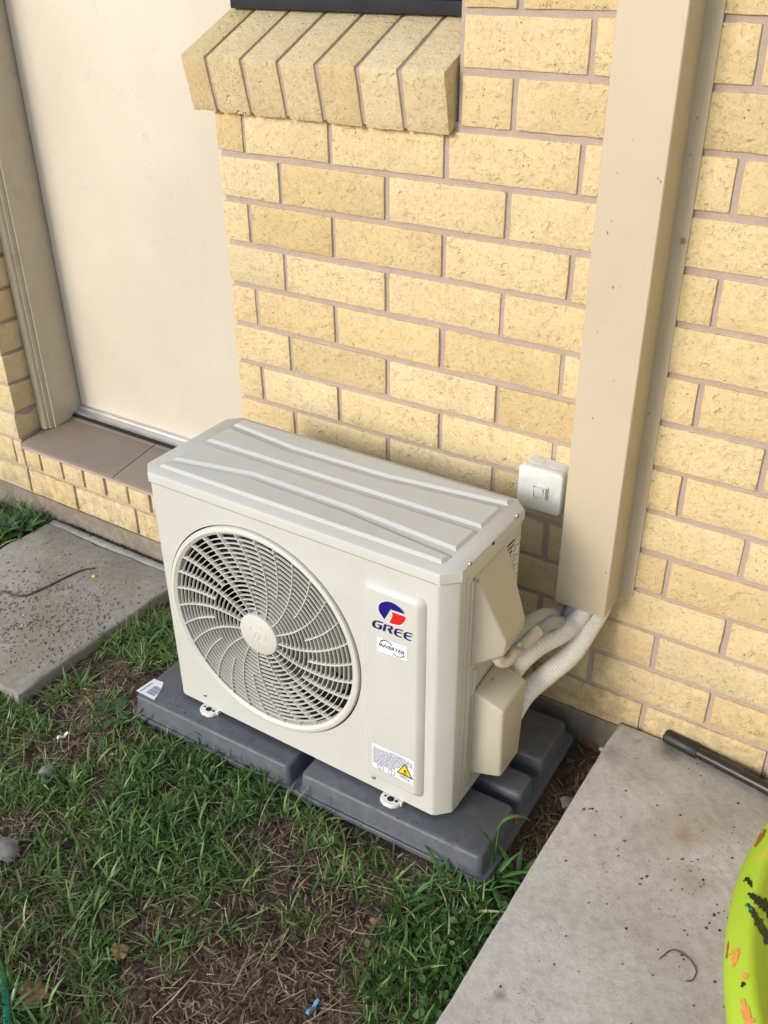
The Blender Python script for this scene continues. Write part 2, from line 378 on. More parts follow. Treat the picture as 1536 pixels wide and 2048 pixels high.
def blade_mat(name, stops, rough=0.5, trans=0.0):
    t = NT(name); a = t.n('Attribute', {'attribute_name': 'tint'}).outputs['Fac']
    c = t.ramp(a, stops)
    c = t.mix(t.noise(t.pos(), 160, 3), c, t.mix(1.0, c, (0.7,0.72,0.65), 'MULTIPLY'))
    m = t.out(c, rough, Specular_IOR_Level=0.35)
    if trans:
        tr = t.n('BsdfTranslucent', Color=c); mx = t.n('MixShader'); mx.inputs[0].default_value = trans
        t.t.links.new(t.b.outputs[0], mx.inputs[1]); t.t.links.new(tr.outputs[0], mx.inputs[2])
        t.t.links.new(mx.outputs[0], t.t.nodes['Material Output'].inputs[0])
    return m
MAT['grass'] = blade_mat('grass_blades', [(0.0,(0.06,0.125,0.045)),(0.3,(0.11,0.22,0.062)),(0.6,(0.185,0.315,0.095)),(0.8,(0.34,0.40,0.16)),(1.0,(0.56,0.52,0.29))], 0.45, 0.25)
MAT['straw'] = blade_mat('dry_straw', [(0.0,(0.09,0.06,0.038)),(0.4,(0.23,0.165,0.105)),(0.8,(0.44,0.345,0.22)),(1.0,(0.64,0.55,0.40))], 0.65)
MAT['clover'] = blade_mat('clover_leaves', [(0.0,(0.02,0.07,0.015)),(0.5,(0.045,0.13,0.025)),(1.0,(0.10,0.21,0.05))], 0.42, 0.25)
MAT['clod'] = blade_mat('soil_clods', [(0.0,(0.045,0.03,0.021)),(0.6,(0.10,0.07,0.05)),(1.0,(0.19,0.145,0.11))], 0.95)
MAT['grit'] = blade_mat('grit', [(0.0,(0.13,0.115,0.098)),(0.5,(0.30,0.275,0.245)),(0.9,(0.42,0.395,0.36)),(1.0,(0.58,0.55,0.5))], 0.9)
MAT['seed'] = blade_mat('seed_husks', [(0.0,(0.03,0.022,0.015)),(0.5,(0.09,0.06,0.035)),(0.8,(0.30,0.19,0.09)),(1.0,(0.50,0.40,0.26))], 0.7)
MAT['leaf'] = simple('weed_leaf', (0.055,0.145,0.035), 0.4, 0.25, 60)
MAT['leaf2'] = simple('weed_leaf_dark', (0.035,0.10,0.04), 0.42, 0.25, 60)
MAT['dry_leaf'] = simple('dry_leaf', (0.20,0.125,0.06), 0.8, 0.3, 60, 0.5, 200)
MAT['stone'] = simple('stone_grey', (0.22,0.205,0.20), 0.85, 0.25, 60, 0.5, 200)
MAT['hose'] = simple('hose_green', (0.006,0.16,0.085), 0.35, 0.15, 40)
MAT['twig'] = simple('twig_brown', (0.13,0.062,0.032), 0.8, 0.3, 60)
def lime():
    t = NT('lime_plastic'); p = t.pos()
    c = t.mix(t.noise(p, 10, 4), (0.37,0.53,0.025), (0.45,0.62,0.035))
    m = t.ramp(t.noise(p, 13, 6, 0.7, 0.8), [(0.61,0.0),(0.70,0.7)])
    c = t.mix(m, c, (0.80,0.40,0.10))
    return t.out(c, 0.38)
MAT['lime'] = lime()
def glass():
    t = NT('window_glass'); return t.out((0.05,0.06,0.07), 0.05)
MAT['glass'] = glass()
MAT['paling'] = simple('fence_paling', (0.30,0.23,0.17), 0.8, 0.2, 8)

# ------------------------------------------------------------------ ground
def hground(x, y):
    h = 0.030 + 0.010*noise.noise(Vector((x*4.1, y*4.1, 1.7))) + 0.006*noise.noise(Vector((x*13, y*13, 4.2)))
    l = min(1, max(0, (-0.36 - x)/0.25)); h -= 0.022*l                # falls away beside the left slab
    if 0.40 < x < 0.66 and y > -0.5:                                    # dug bed between pad and path
        k = min(1, (x-0.44)/0.05) if x > 0.44 else 0; h -= 0.030*max(0, k)*min(1, max(0, (y+0.5)/0.12))
    if -0.42 < x < 0.50 and -0.49 < y < 0.05: h = min(h, 0.034)
    m = math.exp(-(((x+0.43)/0.09)**2 + ((y+0.42)/0.10)**2)); h += 0.018*m   # loose heap beside the pad
    return h
def axis(a, b, st, far_lo, far_hi):
    c = list(np.arange(a, b + 1e-6, st)); d = st; v = a; lo = []
    while v > far_lo: d *= 1.5; v -= d; lo.append(v)
    d = st; v = b; hi = []
    while v < far_hi: d *= 1.5; v += d; hi.append(v)
    return np.array(lo[::-1] + c + hi)
gx = axis(-1.45, 0.64, 0.008, -60, 60); gy = axis(-1.30, 0.06, 0.008, -60, 60)
GV = np.zeros((len(gy), len(gx), 3)); GV[..., 0] = gx[None, :]; GV[..., 1] = gy[:, None]
for j in range(len(gy)):
    for i in range(len(gx)):
        x, y = gx[i], gy[j]
        if -1.6 < x < 0.8 and -1.5 < y < 0.1:
            f = 0.004*noise.noise(Vector((x*60, y*60, 9))) + 0.003*noise.noise(Vector((x*120, y*120, 3)))
            GV[j, i, 2] = hground(x, y) + f
        else: GV[j, i, 2] = 0.01
ny_, nx_ = len(gy), len(gx); idx = np.arange(ny_*nx_).reshape(ny_, nx_)
GQ = np.stack([idx[:-1,:-1], idx[:-1,1:], idx[1:,1:], idx[1:,:-1]], -1).reshape(-1, 4)
g = mk_np('ground', GV.reshape(-1, 3), GQ, MAT['soil'], smooth=True); props(g, kind='structure')

# slabs
def slab(name, x0, x1, y0, y1, zt, th, mat, wob=0.004, st=0.03):
    """box slab with slightly worn edges"""
    nx = max(2, int((x1-x0)/st)); ny = max(2, int((y1-y0)/st))
    loop = [(x0+(x1-x0)*i/nx, y0) for i in range(nx)] + [(x1, y0+(y1-y0)*i/ny) for i in range(ny)] + \
           [(x1-(x1-x0)*i/nx, y1) for i in range(nx)] + [(x0, y1-(y1-y0)*i/ny) for i in range(ny)]
    def ww(p, k): 
        q = Vector((p[0]*18, p[1]*18, k)); 
        return (p[0]+wob*noise.noise(q), p[1]+wob*noise.noise(q+Vector((9,4,2))))
    L = [ww(p, 0) for p in loop]; I = inset(L, 0.006); I2 = inset(L, 0.002)
    mb = MB().loft([[(*p, zt-th) for p in L], [(*p, zt-0.007) for p in L], [(*p, zt-0.002) for p in I2], [(*p, zt) for p in I]])
    return mb.build(name, mat, None, sharp=50)
props(slab('concrete_path', 0.557, 3.2, -3.2, -0.006, 0.110, 0.20, MAT['slab_r'], 0.0018), kind='structure')
props(slab('paving_slab', -1.15, -0.622, -0.565, -0.040, 0.040, 0.07, MAT['slab_l'], 0.010), kind='structure')
props(slab('paving_slab', -1.15, -0.612, -0.0385, -0.012, 0.039, 0.07, MAT['slab_l'], 0.002), kind='structure')

# ------------------------------------------------------------------ brick wall
def brick_mesh(x0, x1, y0, y1, z0, z1, seed, r=0.0022, amp=0.0014):
    def lat(a, b, k):
        c = [a, a+r, *[a+r+(b-a-2*r)*i/k for i in range(1, k)], b-r, b]; return c
    X = lat(x0, x1, max(2, int((x1-x0)/0.022))); Y = lat(y0, y1, 2); Z = lat(z0, z1, max(2, int((z1-z0)/0.02)))
    nx, ny, nz = len(X), len(Y), len(Z); ids = {}; V = []
    so = Vector((seed*3.1, seed*1.7, seed*0.9))
    def vid(i, j, k):
        key = (i, j, k)
        if key not in ids:
            p = Vector((X[i], Y[j], Z[k]))
            c = Vector((min(max(p.x, x0+r), x1-r), min(max(p.y, y0+r), y1-r), min(max(p.z, z0+r), z1-r)))
            d = p - c
            if d.length > 1e-9:
                nn = d.normalized(); rr_ = r*(1 + 0.0)
                p = c + nn*rr_
                p += nn*(amp*noise.noise(p*38+so) + amp*0.8*noise.noise(p*95+so))
            ids[key] = len(V); V.append(p)
        return ids[key]
    F = []
    for i in range(nx-1):
        for k in range(nz-1):
            F.append((vid(i,0,k), vid(i+1,0,k), vid(i+1,0,k+1), vid(i,0,k+1)))
            F.append((vid(i,ny-1,k), vid(i,ny-1,k+1), vid(i+1,ny-1,k+1), vid(i+1,ny-1,k)))
    for i in range(nx-1):
        for j in range(ny-1):
            F.append((vid(i,j,0), vid(i,j+1,0), vid(i+1,j+1,0), vid(i+1,j,0)))
            F.append((vid(i,j,nz-1), vid(i+1,j,nz-1), vid(i+1,j+1,nz-1), vid(i,j+1,nz-1)))
    for j in range(ny-1):
        for k in range(nz-1):
            F.append((vid(0,j,k), vid(0,j,k+1), vid(0,j+1,k+1), vid(0,j+1,k)))
            F.append((vid(nx-1,j,k), vid(nx-1,j+1,k), vid(nx-1,j+1,k+1), vid(nx-1,j,k+1)))
    return V, F
BN = [0]
def brick(x0, x1, z0, z1, parent, y0=0.0, y1=0.075, mat='brick'):
    BN[0] += 1
    j = lambda s: rnd.uniform(-s, s)
    dy = j(0.0012)
    V, F = brick_mesh(x0+j(0.0012), x1+j(0.0012), y0+dy, y1, z0+j(0.0008), z1+j(0.0008), BN[0])
    return mk('brick', V, F, MAT[mat], parent, True, 32)
H = 0.086; ZB = lambda n: 1.12 - H*n          # centre of the bed joint below course n
J = 0.005
WT = 2.15
wall = thing('brick_wall', (0.3, 0.05, 0.0), 'cream brick wall with pinkish mortar joints behind the air conditioner', 'wall')
mb = MB()
mb.box((-0.384, 0.0045, -0.05), (0.139, 0.118, 1.215)); mb.box((0.1392, 0.0045, -0.05), (2.6, 0.118, WT))
mb.build('mortar', MAT['mortar'], wall)
for n in range(-11, 13):
    z0, z1 = ZB(n)+J, ZB(n-1)-J
    left = -0.39 if n >= 0 else 0.1465
    if n % 2 == 0: js = [-0.322] + [-0.12+0.24*k for k in range(0, 12)]
    else: js = [-0.24+0.24*k for k in range(0, 12)]
    js = [j_ for j_ in js if j_ > left+0.03]
    xs = [left-J] + js
    for a, b in zip(xs[:-1], xs[1:]):
        brick(a+J, b-J, z0, z1, wall)
# rowlock window sill
ws = thing('window_sill', (-0.14, 0.0, 1.2), 'sloping cream brick window sill of seven on-edge bricks below black strip', 'window sill')
sx = [-0.428, -0.367, -0.284, -0.201, -0.119, -0.035, 0.048, 0.133]
front_t, front_b = (-0.036, 1.293), (-0.014, 1.196)
back_t, back_b = (0.125, 1.366), (0.148, 1.27)
def sill_map(V, dep, hgt):
    out = []
    for p in V:
        u = p.y/dep; w = p.z/hgt           # u: 0 front..1 back, w: 0 bottom..1 top
        a = Vector((front_b[0]+(front_t[0]-front_b[0])*w, front_b[1]+(front_t[1]-front_b[1])*w))
        b = Vector((back_b[0]+(back_t[0]-back_b[0])*w, back_b[1]+(back_t[1]-back_b[1])*w))
        q = a+(b-a)*u
        out.append((p.x, q.x, q.y))
    return out
for a, b in zip(sx[:-1], sx[1:]):
    BN[0] += 1
    lo = a + (0.0 if a == sx[0] else 0.0042); hi = b - (0.0 if b == sx[-1] else 0.0042)
    V, F = brick_mesh(lo, hi, 0.0, 0.175, 0.0, 0.10, BN[0], 0.0022, 0.0013)
    mk('brick', sill_map(V, 0.175, 0.10), F, MAT['sill_brick'], ws, True, 32)
V, F = MB().box((sx[0]+0.006, 0.004, 0.003), (sx[-1]-0.006, 0.17, 0.0955)).V, MB().box((0,0,0),(1,1,1)).F
mk('mortar', sill_map([Vector(v) for v in V], 0.175, 0.10), F, MAT['mortar'], ws)
# left pier beside the door and its return
pier = thing('brick_pier', (-1.6, 0.05, 0.0), 'cream brick wall end left of the door frame', 'wall')
MB().box((-2.4, 0.0045, -0.05), (-1.2465, 0.118, WT)).build('mortar', MAT['mortar'], pier)
for n in range(-11, 13):
    z0, z1 = ZB(n)+J, ZB(n-1)-J
    e = -1.24 if n < 10 else -1.278
    js = ([e, e-0.24, e-0.48, e-0.72, e-0.96] if n % 2 else [e, e-0.12, e-0.36, e-0.60, e-0.84])
    if n >= 10: js = [-1.242, -1.282, -1.522, -1.762] if n % 2 else [-1.242, -1.40, -1.64, -1.88]
    for b, a in zip(js[:-1], js[1:]): brick(a+J, b-(0 if b == js[0] and n < 10 else J), z0, z1, pier, 0.0, 0.108)
# doorstep
step = thing('doorstep', (-0.82, 0.08, 0.0), 'low brick doorstep topped with brown tiles below the door', 'doorstep')
MB().box((-1.245, 0.0066, 0.05), (-0.3915, 0.19, 0.2415)).build('mortar', MAT['mortar'], step)
xs = [-1.2415, -1.172, -1.083, -0.995, -0.911, -0.825, -0.742, -0.656, -0.57, -0.484, -0.398]
for a, b in zip(xs[:-1], xs[1:]): brick(a+J, b-J, 0.181, 0.2365, step)
xs = [-1.2415, -1.045, -0.806, -0.566, -0.398]
for a, b in zip(xs[:-1], xs[1:]): brick(a+J, b-J, 0.093, 0.171, step)
for a, b in ((-1.2385, -0.8692), (-0.8667, -0.397)):
    for y0, y1 in ((-0.004, 0.148), (0.1505, 0.196)):
        zf = lambda y: 0.2565 + (y+0.004)*0.165
        mb = MB().add([(a,y0,zf(y0)-0.008),(b,y0,zf(y0)-0.008),(b,y1,zf(y1)-0.008),(a,y1,zf(y1)-0.008),(a,y0,zf(y0)),(b,y0,zf(y0)),(b,y1,zf(y1)),(a,y1,zf(y1))],
              [(0,3,2,1),(4,5,6,7),(0,1,5,4),(1,2,6,5),(2,3,7,6),(3,0,4,7)])
        bev('tile', mb, MAT['tile'], step, 0.0012)
MB().add([(-1.24,-0.0015,0.238),(-0.395,-0.0015,0.238),(-0.395,0.19,0.238),(-1.24,0.19,0.238),(-1.24,-0.0015,0.2482),(-0.395,-0.0015,0.2482),(-0.395,0.19,0.279),(-1.24,0.19,0.279)],
         [(0,3,2,1),(4,5,6,7),(0,1,5,4),(1,2,6,5),(2,3,7,6),(3,0,4,7)]).build('grout', MAT['mortar'], step)
# footing strip under the bricks
f = MB().box((-2.4, 0.001, -0.1), (2.6, 0.12, 0.089)).build('footing', MAT['footing'])
props(f, kind='structure')

# ------------------------------------------------------------------ door, frame, threshold, window
dr = thing('door', (-0.82, 0.2, 0.28), 'plain scuffed beige painted door left of the brick wall', 'door')
bev('door_panel', MB().box((-1.2015, 0.198, 0.302), (-0.43, 0.235, 2.3)), MAT['door'], dr, 0.002)
MB().box((-1.215, 0.228, 0.295), (-0.42, 0.26, 2.3)).build('stop_gap', MAT['gap'], dr)
fr = thing('door_frame', (-1.22, 0.13, 0.27), 'tan painted timber door frame with stepped mouldings', 'door frame')
prof = [(-1.2405,0.078),(-1.2405,0.0765),(-1.2365,0.0725),(-1.222,0.0725),(-1.2185,0.0765),(-1.2175,0.085),(-1.2125,0.085),(-1.2115,0.098),(-1.2045,0.098),(-1.2045,0.23),(-1.27,0.23),(-1.27,0.078)]
MB().loft([[(x,y,0.273) for x,y in prof], [(x,y,2.3) for x,y in prof]]).build('jamb', MAT['frame'], fr)
bev('jamb', MB().box((-0.44, 0.19, 0.30), (-0.393, 0.25, 2.3)), MAT['door'], fr, 0.002)
th = thing('door_threshold', (-0.82, 0.18, 0.28), 'silver aluminium threshold strip under the beige door', 'threshold')
def strip(name, pr, mat): MB().loft([[(-1.2035,y,z) for y,z in pr], [(-0.40,y,z) for y,z in pr]]).build(name, mat, th)
strip('sill_rail', [(0.168,0.2905),(0.168,0.296),(0.1705,0.2975),(0.187,0.301),(0.1885,0.307),(0.1965,0.309),(0.1965,0.286),(0.175,0.2865)], MAT['alu'])
strip('rubber_strip', [(0.160,0.2835),(0.160,0.2895),(0.1675,0.291),(0.1675,0.284)], MAT['gap'])
wi = thing('window', (-0.14, 0.13, 1.37), 'window with black bottom strip above the brick sill', 'window')
bev('bottom_strip', MB().box((-0.416, 0.101, 1.3625), (0.1375, 0.150, 1.3845)), MAT['black_strip'], wi, 0.002)
bev('frame', MB().box((-0.416, 0.106, 1.3865), (0.1375, 0.150, 1.425)), MAT['white_frame'], wi, 0.002)
bev('frame', MB().box((-0.416, 0.106, 1.4255), (-0.385, 0.150, 2.1)), MAT['white_frame'], wi, 0.002)
bev('frame', MB().box((0.106, 0.106, 1.4255), (0.1375, 0.150, 2.1)), MAT['white_frame'], wi, 0.002)
MB().box((-0.384, 0.126, 1.4255), (0.105, 0.130, 2.1)).build('pane', MAT['glass'], wi)
# room side backing so the opening is closed
bk = MB().box((-2.4, 0.27, -0.1), (2.6, 0.30, 2.4)).build('inner_wall', MAT['mortar']); props(bk, kind='structure')

# ------------------------------------------------------------------ unseen wall added on the right to block sky and bounce warm light
rw = MB().box((2.12, -3.6, -0.05), (2.24, 0.003, 2.15)).build('added_bounce_wall', MAT['brick']); props(rw, 'plain cream brick wall added out of view to shade and warm right-facing sides', 'wall')

# ------------------------------------------------------------------ pipe cover (duct) with flange
du = thing('pipe_cover', (0.47, -0.04, 0.407), 'tall beige metal pipe cover running up the brick wall', 'pipe cover')
V = [];
prof = [(0.4215,-0.0003),(0.4215,-0.0795),(0.423,-0.081),(0.518,-0.081),(0.5195,-0.0795),(0.5195,-0.0035),(0.5415,-0.0035),(0.5435,-0.0025),(0.5435,-0.0003),(0.5185,-0.0003),(0.5185,-0.0785),(0.5175,-0.080),(0.4235,-0.080),(0.4225,-0.0785),(0.4225,-0.0003)]
lo = [(x,y,(0.4045 if y > -0.04 and x > 0.45 else 0.4065)+(0.0105 if x > 0.52 else 0)) for x,y in prof]
MB().loft([lo, [(x,y,2.15) for x,y in prof]]).build('cover', MAT['duct'], du)
def screw(parent, p, nrm, r=0.004, mat='steel', name='screw'):
    p = Vector(p); nrm = Vector(nrm).normalized(); a = nrm.orthogonal().normalized(); b = nrm.cross(a)
    ring = lambda rad, h: [p + nrm*h + (a*math.cos(t*math.pi/6)+b*math.sin(t*math.pi/6))*rad for t in range(12)]
    s_ = MB().loft([ring(r, 0), ring(r, r*0.35), ring(r*0.75, r*0.6), ring(r*0.3, r*0.62)]).build(name, MAT[mat], parent, sharp=40)
    MB().loft([[p+nrm*r*0.66+a*x+b*y for x,y in ((-r*.5,-r*.12),(r*.5,-r*.12),(r*.5,r*.12),(-r*.5,r*.12))],[p+nrm*r*0.7+a*x+b*y for x,y in ((-r*.5,-r*.12),(r*.5,-r*.12),(r*.5,r*.12),(-r*.5,r*.12))]]).build('screw_slot', MAT['gap'], s_)
    return s_
q = P(1367, 482, 1, -0.0035); screw(du, q, (0,-1,0), 0.0048)

# ------------------------------------------------------------------ isolator switch
iso = thing('isolator_switch', (0.355, -0.025, 0.57), 'small weathered white isolator switch box on the brick wall beside the pipe cover', 'switch')
cx, cz, w, h = 0.3585, 0.6105, 0.088, 0.086
lp = lambda w_, h_, r_, y: [(x, y, z) for x, z in rr(cx, cz, w_, h_, r_, 5)][::-1]
MB().loft([lp(w-0.002,h-0.002,0.008,0.0), lp(w-0.002,h-0.002,0.008,-0.036), lp(w-0.004,h-0.004,0.008,-0.0365)]).build('back_box', MAT['switch'], iso, sharp=40)
fp = MB().loft([lp(w,h,0.009,-0.0375), lp(w,h,0.009,-0.046), lp(w-0.003,h-0.003,0.008,-0.049), lp(w-0.007,h-0.007,0.007,-0.050)]).build('face_plate', MAT['switch'], iso, sharp=50)
bev('rocker_frame', MB().box((cx-0.012,-0.0525,cz-0.013),(cx+0.018,-0.0501,cz+0.013)), MAT['switch'], fp, 0.0015)
rk = MB().add([(cx-0.006,-0.053,cz-0.010),(cx+0.012,-0.053,cz-0.010),(cx+0.012,-0.053,cz+0.011),(cx-0.006,-0.053,cz+0.011),(cx-0.006,-0.0575,cz-0.010),(cx+0.012,-0.0575,cz-0.010),(cx+0.012,-0.063,cz+0.011),(cx-0.006,-0.063,cz+0.011)],
      [(0,1,2,3),(7,6,5,4),(0,4,5,1),(1,5,6,2),(2,6,7,3),(3,7,4,0)])
bev('rocker', rk, MAT['switch'], iso, 0.001)
for sx_ in (-1, 1): MB().box((cx+0.003+sx_*0.0115-0.0012,-0.060,cz-0.011),(cx+0.003+sx_*0.0115+0.0012,-0.0526,cz+0.0115)).build('rocker_guard', MAT['switch'], iso)
for sx_ in (-0.034, 0.036):
    ringp = lambda r_, y: [(cx+sx_+r_*math.cos(t*math.pi/8), y, cz-0.001+r_*math.sin(t*math.pi/8)) for t in range(16)][::-1]
    MB().loft([ringp(0.0042,-0.0499), ringp(0.0042,-0.0504), ringp(0.0036,-0.0506)]).build('screw_cap', MAT['switch'], iso)
for kx in (-0.022, 0.020):
    loopz = lambda r_, z: [(cx+kx+r_*1.25*math.cos(t*math.pi/10), -0.018+r_*math.sin(t*math.pi/10), z) for t in range(20)]
    MB().loft([loopz(0.0125, cz+h/2-0.0012), loopz(0.0125, cz+h/2-0.0004), loopz(0.0115, cz+h/2-0.0002)]).build('knockout', MAT['switch'], iso)

# ------------------------------------------------------------------ condenser pad
pad = thing('condenser_pad', (0.055, -0.25, 0.036), 'dark grey moulded plastic pad under the air conditioner', 'equipment pad')
lp2 = lambda cx_, cy_, w_, h_, r_, z: [(x, y, z) for x, y in rr(cx_, cy_, w_, h_, r_, 5)]
PX0, PX1, PY0, PY1 = -0.372, 0.483, -0.464, -0.036
c_, d_ = (PX0+PX1)/2, (PY0+PY1)/2
MB().loft([lp2(c_,d_,PX1-PX0,PY1-PY0,0.016,0.036), lp2(c_,d_,PX1-PX0,PY1-PY0,0.016,0.044), lp2(c_,d_,PX1-PX0-0.004,PY1-PY0-0.004,0.015,0.0465)]).build('flange', MAT['pad'], pad, sharp=40)
for (x0,x1) in ((-0.362,0.050),(0.074,0.470)):
    for (y0,y1) in ((-0.455,-0.308),(-0.185,-0.050)):
        bx_, by_ = (x0+x1)/2, (y0+y1)/2; W_, D_ = x1-x0, y1-y0
        MB().loft([lp2(bx_,by_,W_+0.006,D_+0.006,0.012,0.0455), lp2(bx_,by_,W_-0.001,D_-0.001,0.012,0.053), lp2(bx_,by_,W_-0.006,D_-0.006,0.011,0.084), lp2(bx_,by_,W_-0.010,D_-0.010,0.010,0.088), lp2(bx_,by_,W_-0.018,D_-0.018,0.008,0.0900)]).build('pad_block', MAT['pad'], pad, sharp=60)
for (x0,x1) in ((-0.362,-0.10),(-0.06,0.20),(0.24,0.470)):
    bx_, by_ = (x0+x1)/2, -0.253; W_, D_ = x1-x0, 0.066
    MB().loft([lp2(bx_,by_,W_+0.006,D_+0.006,0.012,0.0455), lp2(bx_,by_,W_-0.001,D_-0.001,0.012,0.053), lp2(bx_,by_,W_-0.006,D_-0.006,0.011,0.082), lp2(bx_,by_,W_-0.010,D_-0.010,0.010,0.086), lp2(bx_,by_,W_-0.018,D_-0.018,0.008,0.0880)]).build('pad_block', MAT['pad'], pad, sharp=60)
pad.rotation_euler = (0, 0, math.radians(1.5))
st_pts = [P(u,v,2,0.0906) for u,v in ((276,1374),(312,1351),(331,1358),(326,1373),(311,1393))]
stk = MB().add([tuple(p) for p in st_pts], [(0,4,3,2,1)]).build('barcode_sticker', MAT['paper'], pad)
bm_ = MB(); A, B, C_ = [Vector(st_pts[i]) for i in (0,1,4)]
e1 = (B-A); e2 = (C_-A)
for k in range(9):
    t0 = 0.18+0.062*k; w_ = 0.028 if k % 3 else 0.04
    q0 = A+e1*t0+e2*0.38; q1 = A+e1*(t0+w_)+e2*0.38; q2 = q1+e2*0.45; q3 = q0+e2*0.45
    bm_.add([q+Vector((0,0,0.0004)) for q in (q0,q3,q2,q1)], [(0,1,2,3)])
for k in range(7):
    t0 = 0.1+0.1*k; q0 = A+e1*t0+e2*0.12; q1 = q0+e1*0.06; q2 = q1+e2*0.08; q3 = q0+e2*0.08
    bm_.add([q+Vector((0,0,0.0004)) for q in (q0,q3,q2,q1)], [(0,1,2,3)])
bm_.build('barcode_print', MAT['ink'], stk)

# ------------------------------------------------------------------ air conditioner outdoor unit
X0, X1, Y0, Y1, ZBT, ZT = -0.285, 0.382, -0.410, -0.143, 0.100, 0.6405
ac = thing('air_conditioner', ((X0+X1)/2, (Y0+Y1)/2, 0.090), 'beige outdoor air conditioner unit with round fan grille on a grey pad', 'air conditioner')
def octo(x0, x1, y0, y1, c):
    return [(x0+c,y0),(x1-c,y0),(x1,y0+c),(x1,y1-c),(x1-c,y1),(x0+c,y1),(x0,y1-c),(x0,y0+c)]
ch = 0.026
FC = (-0.0215, 0.3645); FR = 0.2265              # fan centre (x,z), bezel radius
# cabinet: octagonal shell with a round opening in the front
bm = bmesh.new()
oc = octo(X0, X1, Y0, Y1, ch); zt_ = 0.6165
vb = [bm.verts.new((x,y,ZBT)) for x,y in oc]; vt = [bm.verts.new((x,y,zt_)) for x,y in oc]
for i in range(8):
    if i == 0: continue
    j = (i+1) % 8; bm.faces.new((vb[i], vb[j], vt[j], vt[i]))
bm.faces.new(vb[::-1])
NC = 96
circ = [bm.verts.new((FC[0]+FR*math.cos(2*math.pi*k/NC), Y0, FC[1]+FR*math.sin(2*math.pi*k/NC))) for k in range(NC)]
eds = [bm.edges.new((circ[k], circ[(k+1)%NC])) for k in range(NC)]
rect = [vb[0], vb[1], vt[1], vt[0]]
for a, b in zip(rect, rect[1:]+rect[:1]):
    e = bm.edges.get((a, b)) or bm.edges.new((a, b)); eds.append(e)
bmesh.ops.triangle_fill(bm, use_beauty=True, edges=eds)
# inner lip of the opening
ci = [bm.verts.new((v.co.x, Y0+0.012, v.co.z)) for v in circ]
for k in range(NC): bm.faces.new((circ[k], circ[(k+1)%NC], ci[(k+1)%NC], ci[k]))
# top flange under the lid
oi = octo(X0+0.004, X1-0.004, Y0+0.004, Y1-0.004, ch)
vi = [bm.verts.new((x,y,zt_)) for x,y in oi]; vj = [bm.verts.new((x,y,zt_+0.012)) for x,y in oi]
for i in range(8):
    j = (i+1)%8; bm.faces.new((vt[i], vt[j], vi[j], vi[i])); bm.faces.new((vi[i], vi[j], vj[j], vj[i]))
bmesh.ops.recalc_face_normals(bm, faces=[f for f in bm.faces])
ee = [e for e in bm.edges if len(e.link_faces)==2 and abs(e.verts[0].co.z-e.verts[1].co.z)>0.3 and e.calc_face_angle()>0.3]
bmesh.ops.bevel(bm, geom=ee, offset=0.004, segments=3, profile=0.5, affect='EDGES')
bm.verts.index_update(); bm.normal_update()
VV = [v.co.copy() for v in bm.verts]; FF = [[v.index for v in f.verts] for f in bm.faces]; bm.free()
mk('cabinet', VV, FF, MAT['ac'], ac, True, 20)
# lid
LX0, LX1, LY0, LY1 = X0-0.0025, X1+0.0025, Y0-0.0025, Y1+0.003
def octl(d, z, c=ch): return [(x,y,z) for x,y in inset(octo(LX0,LX1,LY0,LY1,c), d)]
lid = MB().loft([octl(0.0015,0.6190), octl(0.0,0.6198), octl(0.0,0.6345), octl(0.0012,0.6385), octl(0.0045,0.6405)]).build('lid', MAT['ac'], ac, sharp=40)
gapm = MB().loft([[(x,y,0.6168) for x,y in inset(octo(X0,X1,Y0,Y1,ch),0.0018)], [(x,y,0.6192) for x,y in inset(octo(X0,X1,Y0,Y1,ch),0.0018)]]).build('lid_gap', MAT['gap'], ac)
zz = lambda x, y: P(280+x*0.52083, 820+y*0.52083, 2, 0.6405)[:2]
LA = [zz(88,228), zz(1150,585)]
LB = [zz(128,194), zz(500,275), zz(820,388), zz(1222,548)]
LC = [zz(248,118), zz(1315,458)]
LD = [zz(365,63), zz(650,172), zz(1000,277), zz(1405,367)]
off = lambda L, d: [(p[0], p[1]+d) for p in L]
def panel(front, back):
    poly = [tuple(p) for p in front] + [tuple(p) for p in back[::-1]]
    a = inset(poly, 0.0); b = inset(poly, 0.0055); c2 = inset(poly, 0.0064)
    MB().loft([[(*p,0.6399) for p in a], [(*p,0.6448) for p in b], [(*p,0.6452) for p in c2]], cap0=False).build('raised_panel', MAT['ac'], lid, sharp=18)
ya = (LA[0][1]+LA[1][1])/2; yc = (LC[0][1]+LC[1][1])/2
xl, xr_ = LX0+0.030, LX1-0.036
panel([(xl,ya),(xr_,ya)], [(xl+0.004,ya+0.026),(-0.085,LB[1][1]-0.010),(0.125,LB[2][1]-0.010),(xr_+0.004,ya+0.026)])
panel([(xl+0.006,LB[0][1]),(-0.085,LB[1][1]),(0.125,LB[2][1]),(xr_+0.002,LB[3][1])], [(xl+0.006,yc-0.012),(xr_+0.004,yc-0.012)])
panel([(xl+0.006,yc),(xr_+0.004,yc)], [(xl+0.006,LD[0][1]-0.012),(-0.085,LD[1][1]-0.012),(0.125,LD[2][1]-0.012),(xr_+0.006,LD[3][1]-0.012)])
panel([(xl+0.006,LD[0][1]),(-0.085,LD[1][1]),(0.125,LD[2][1]),(xr_+0.008,LD[3][1])], [(xl+0.006,LY1-0.012),(xr_+0.008,LY1-0.012)])
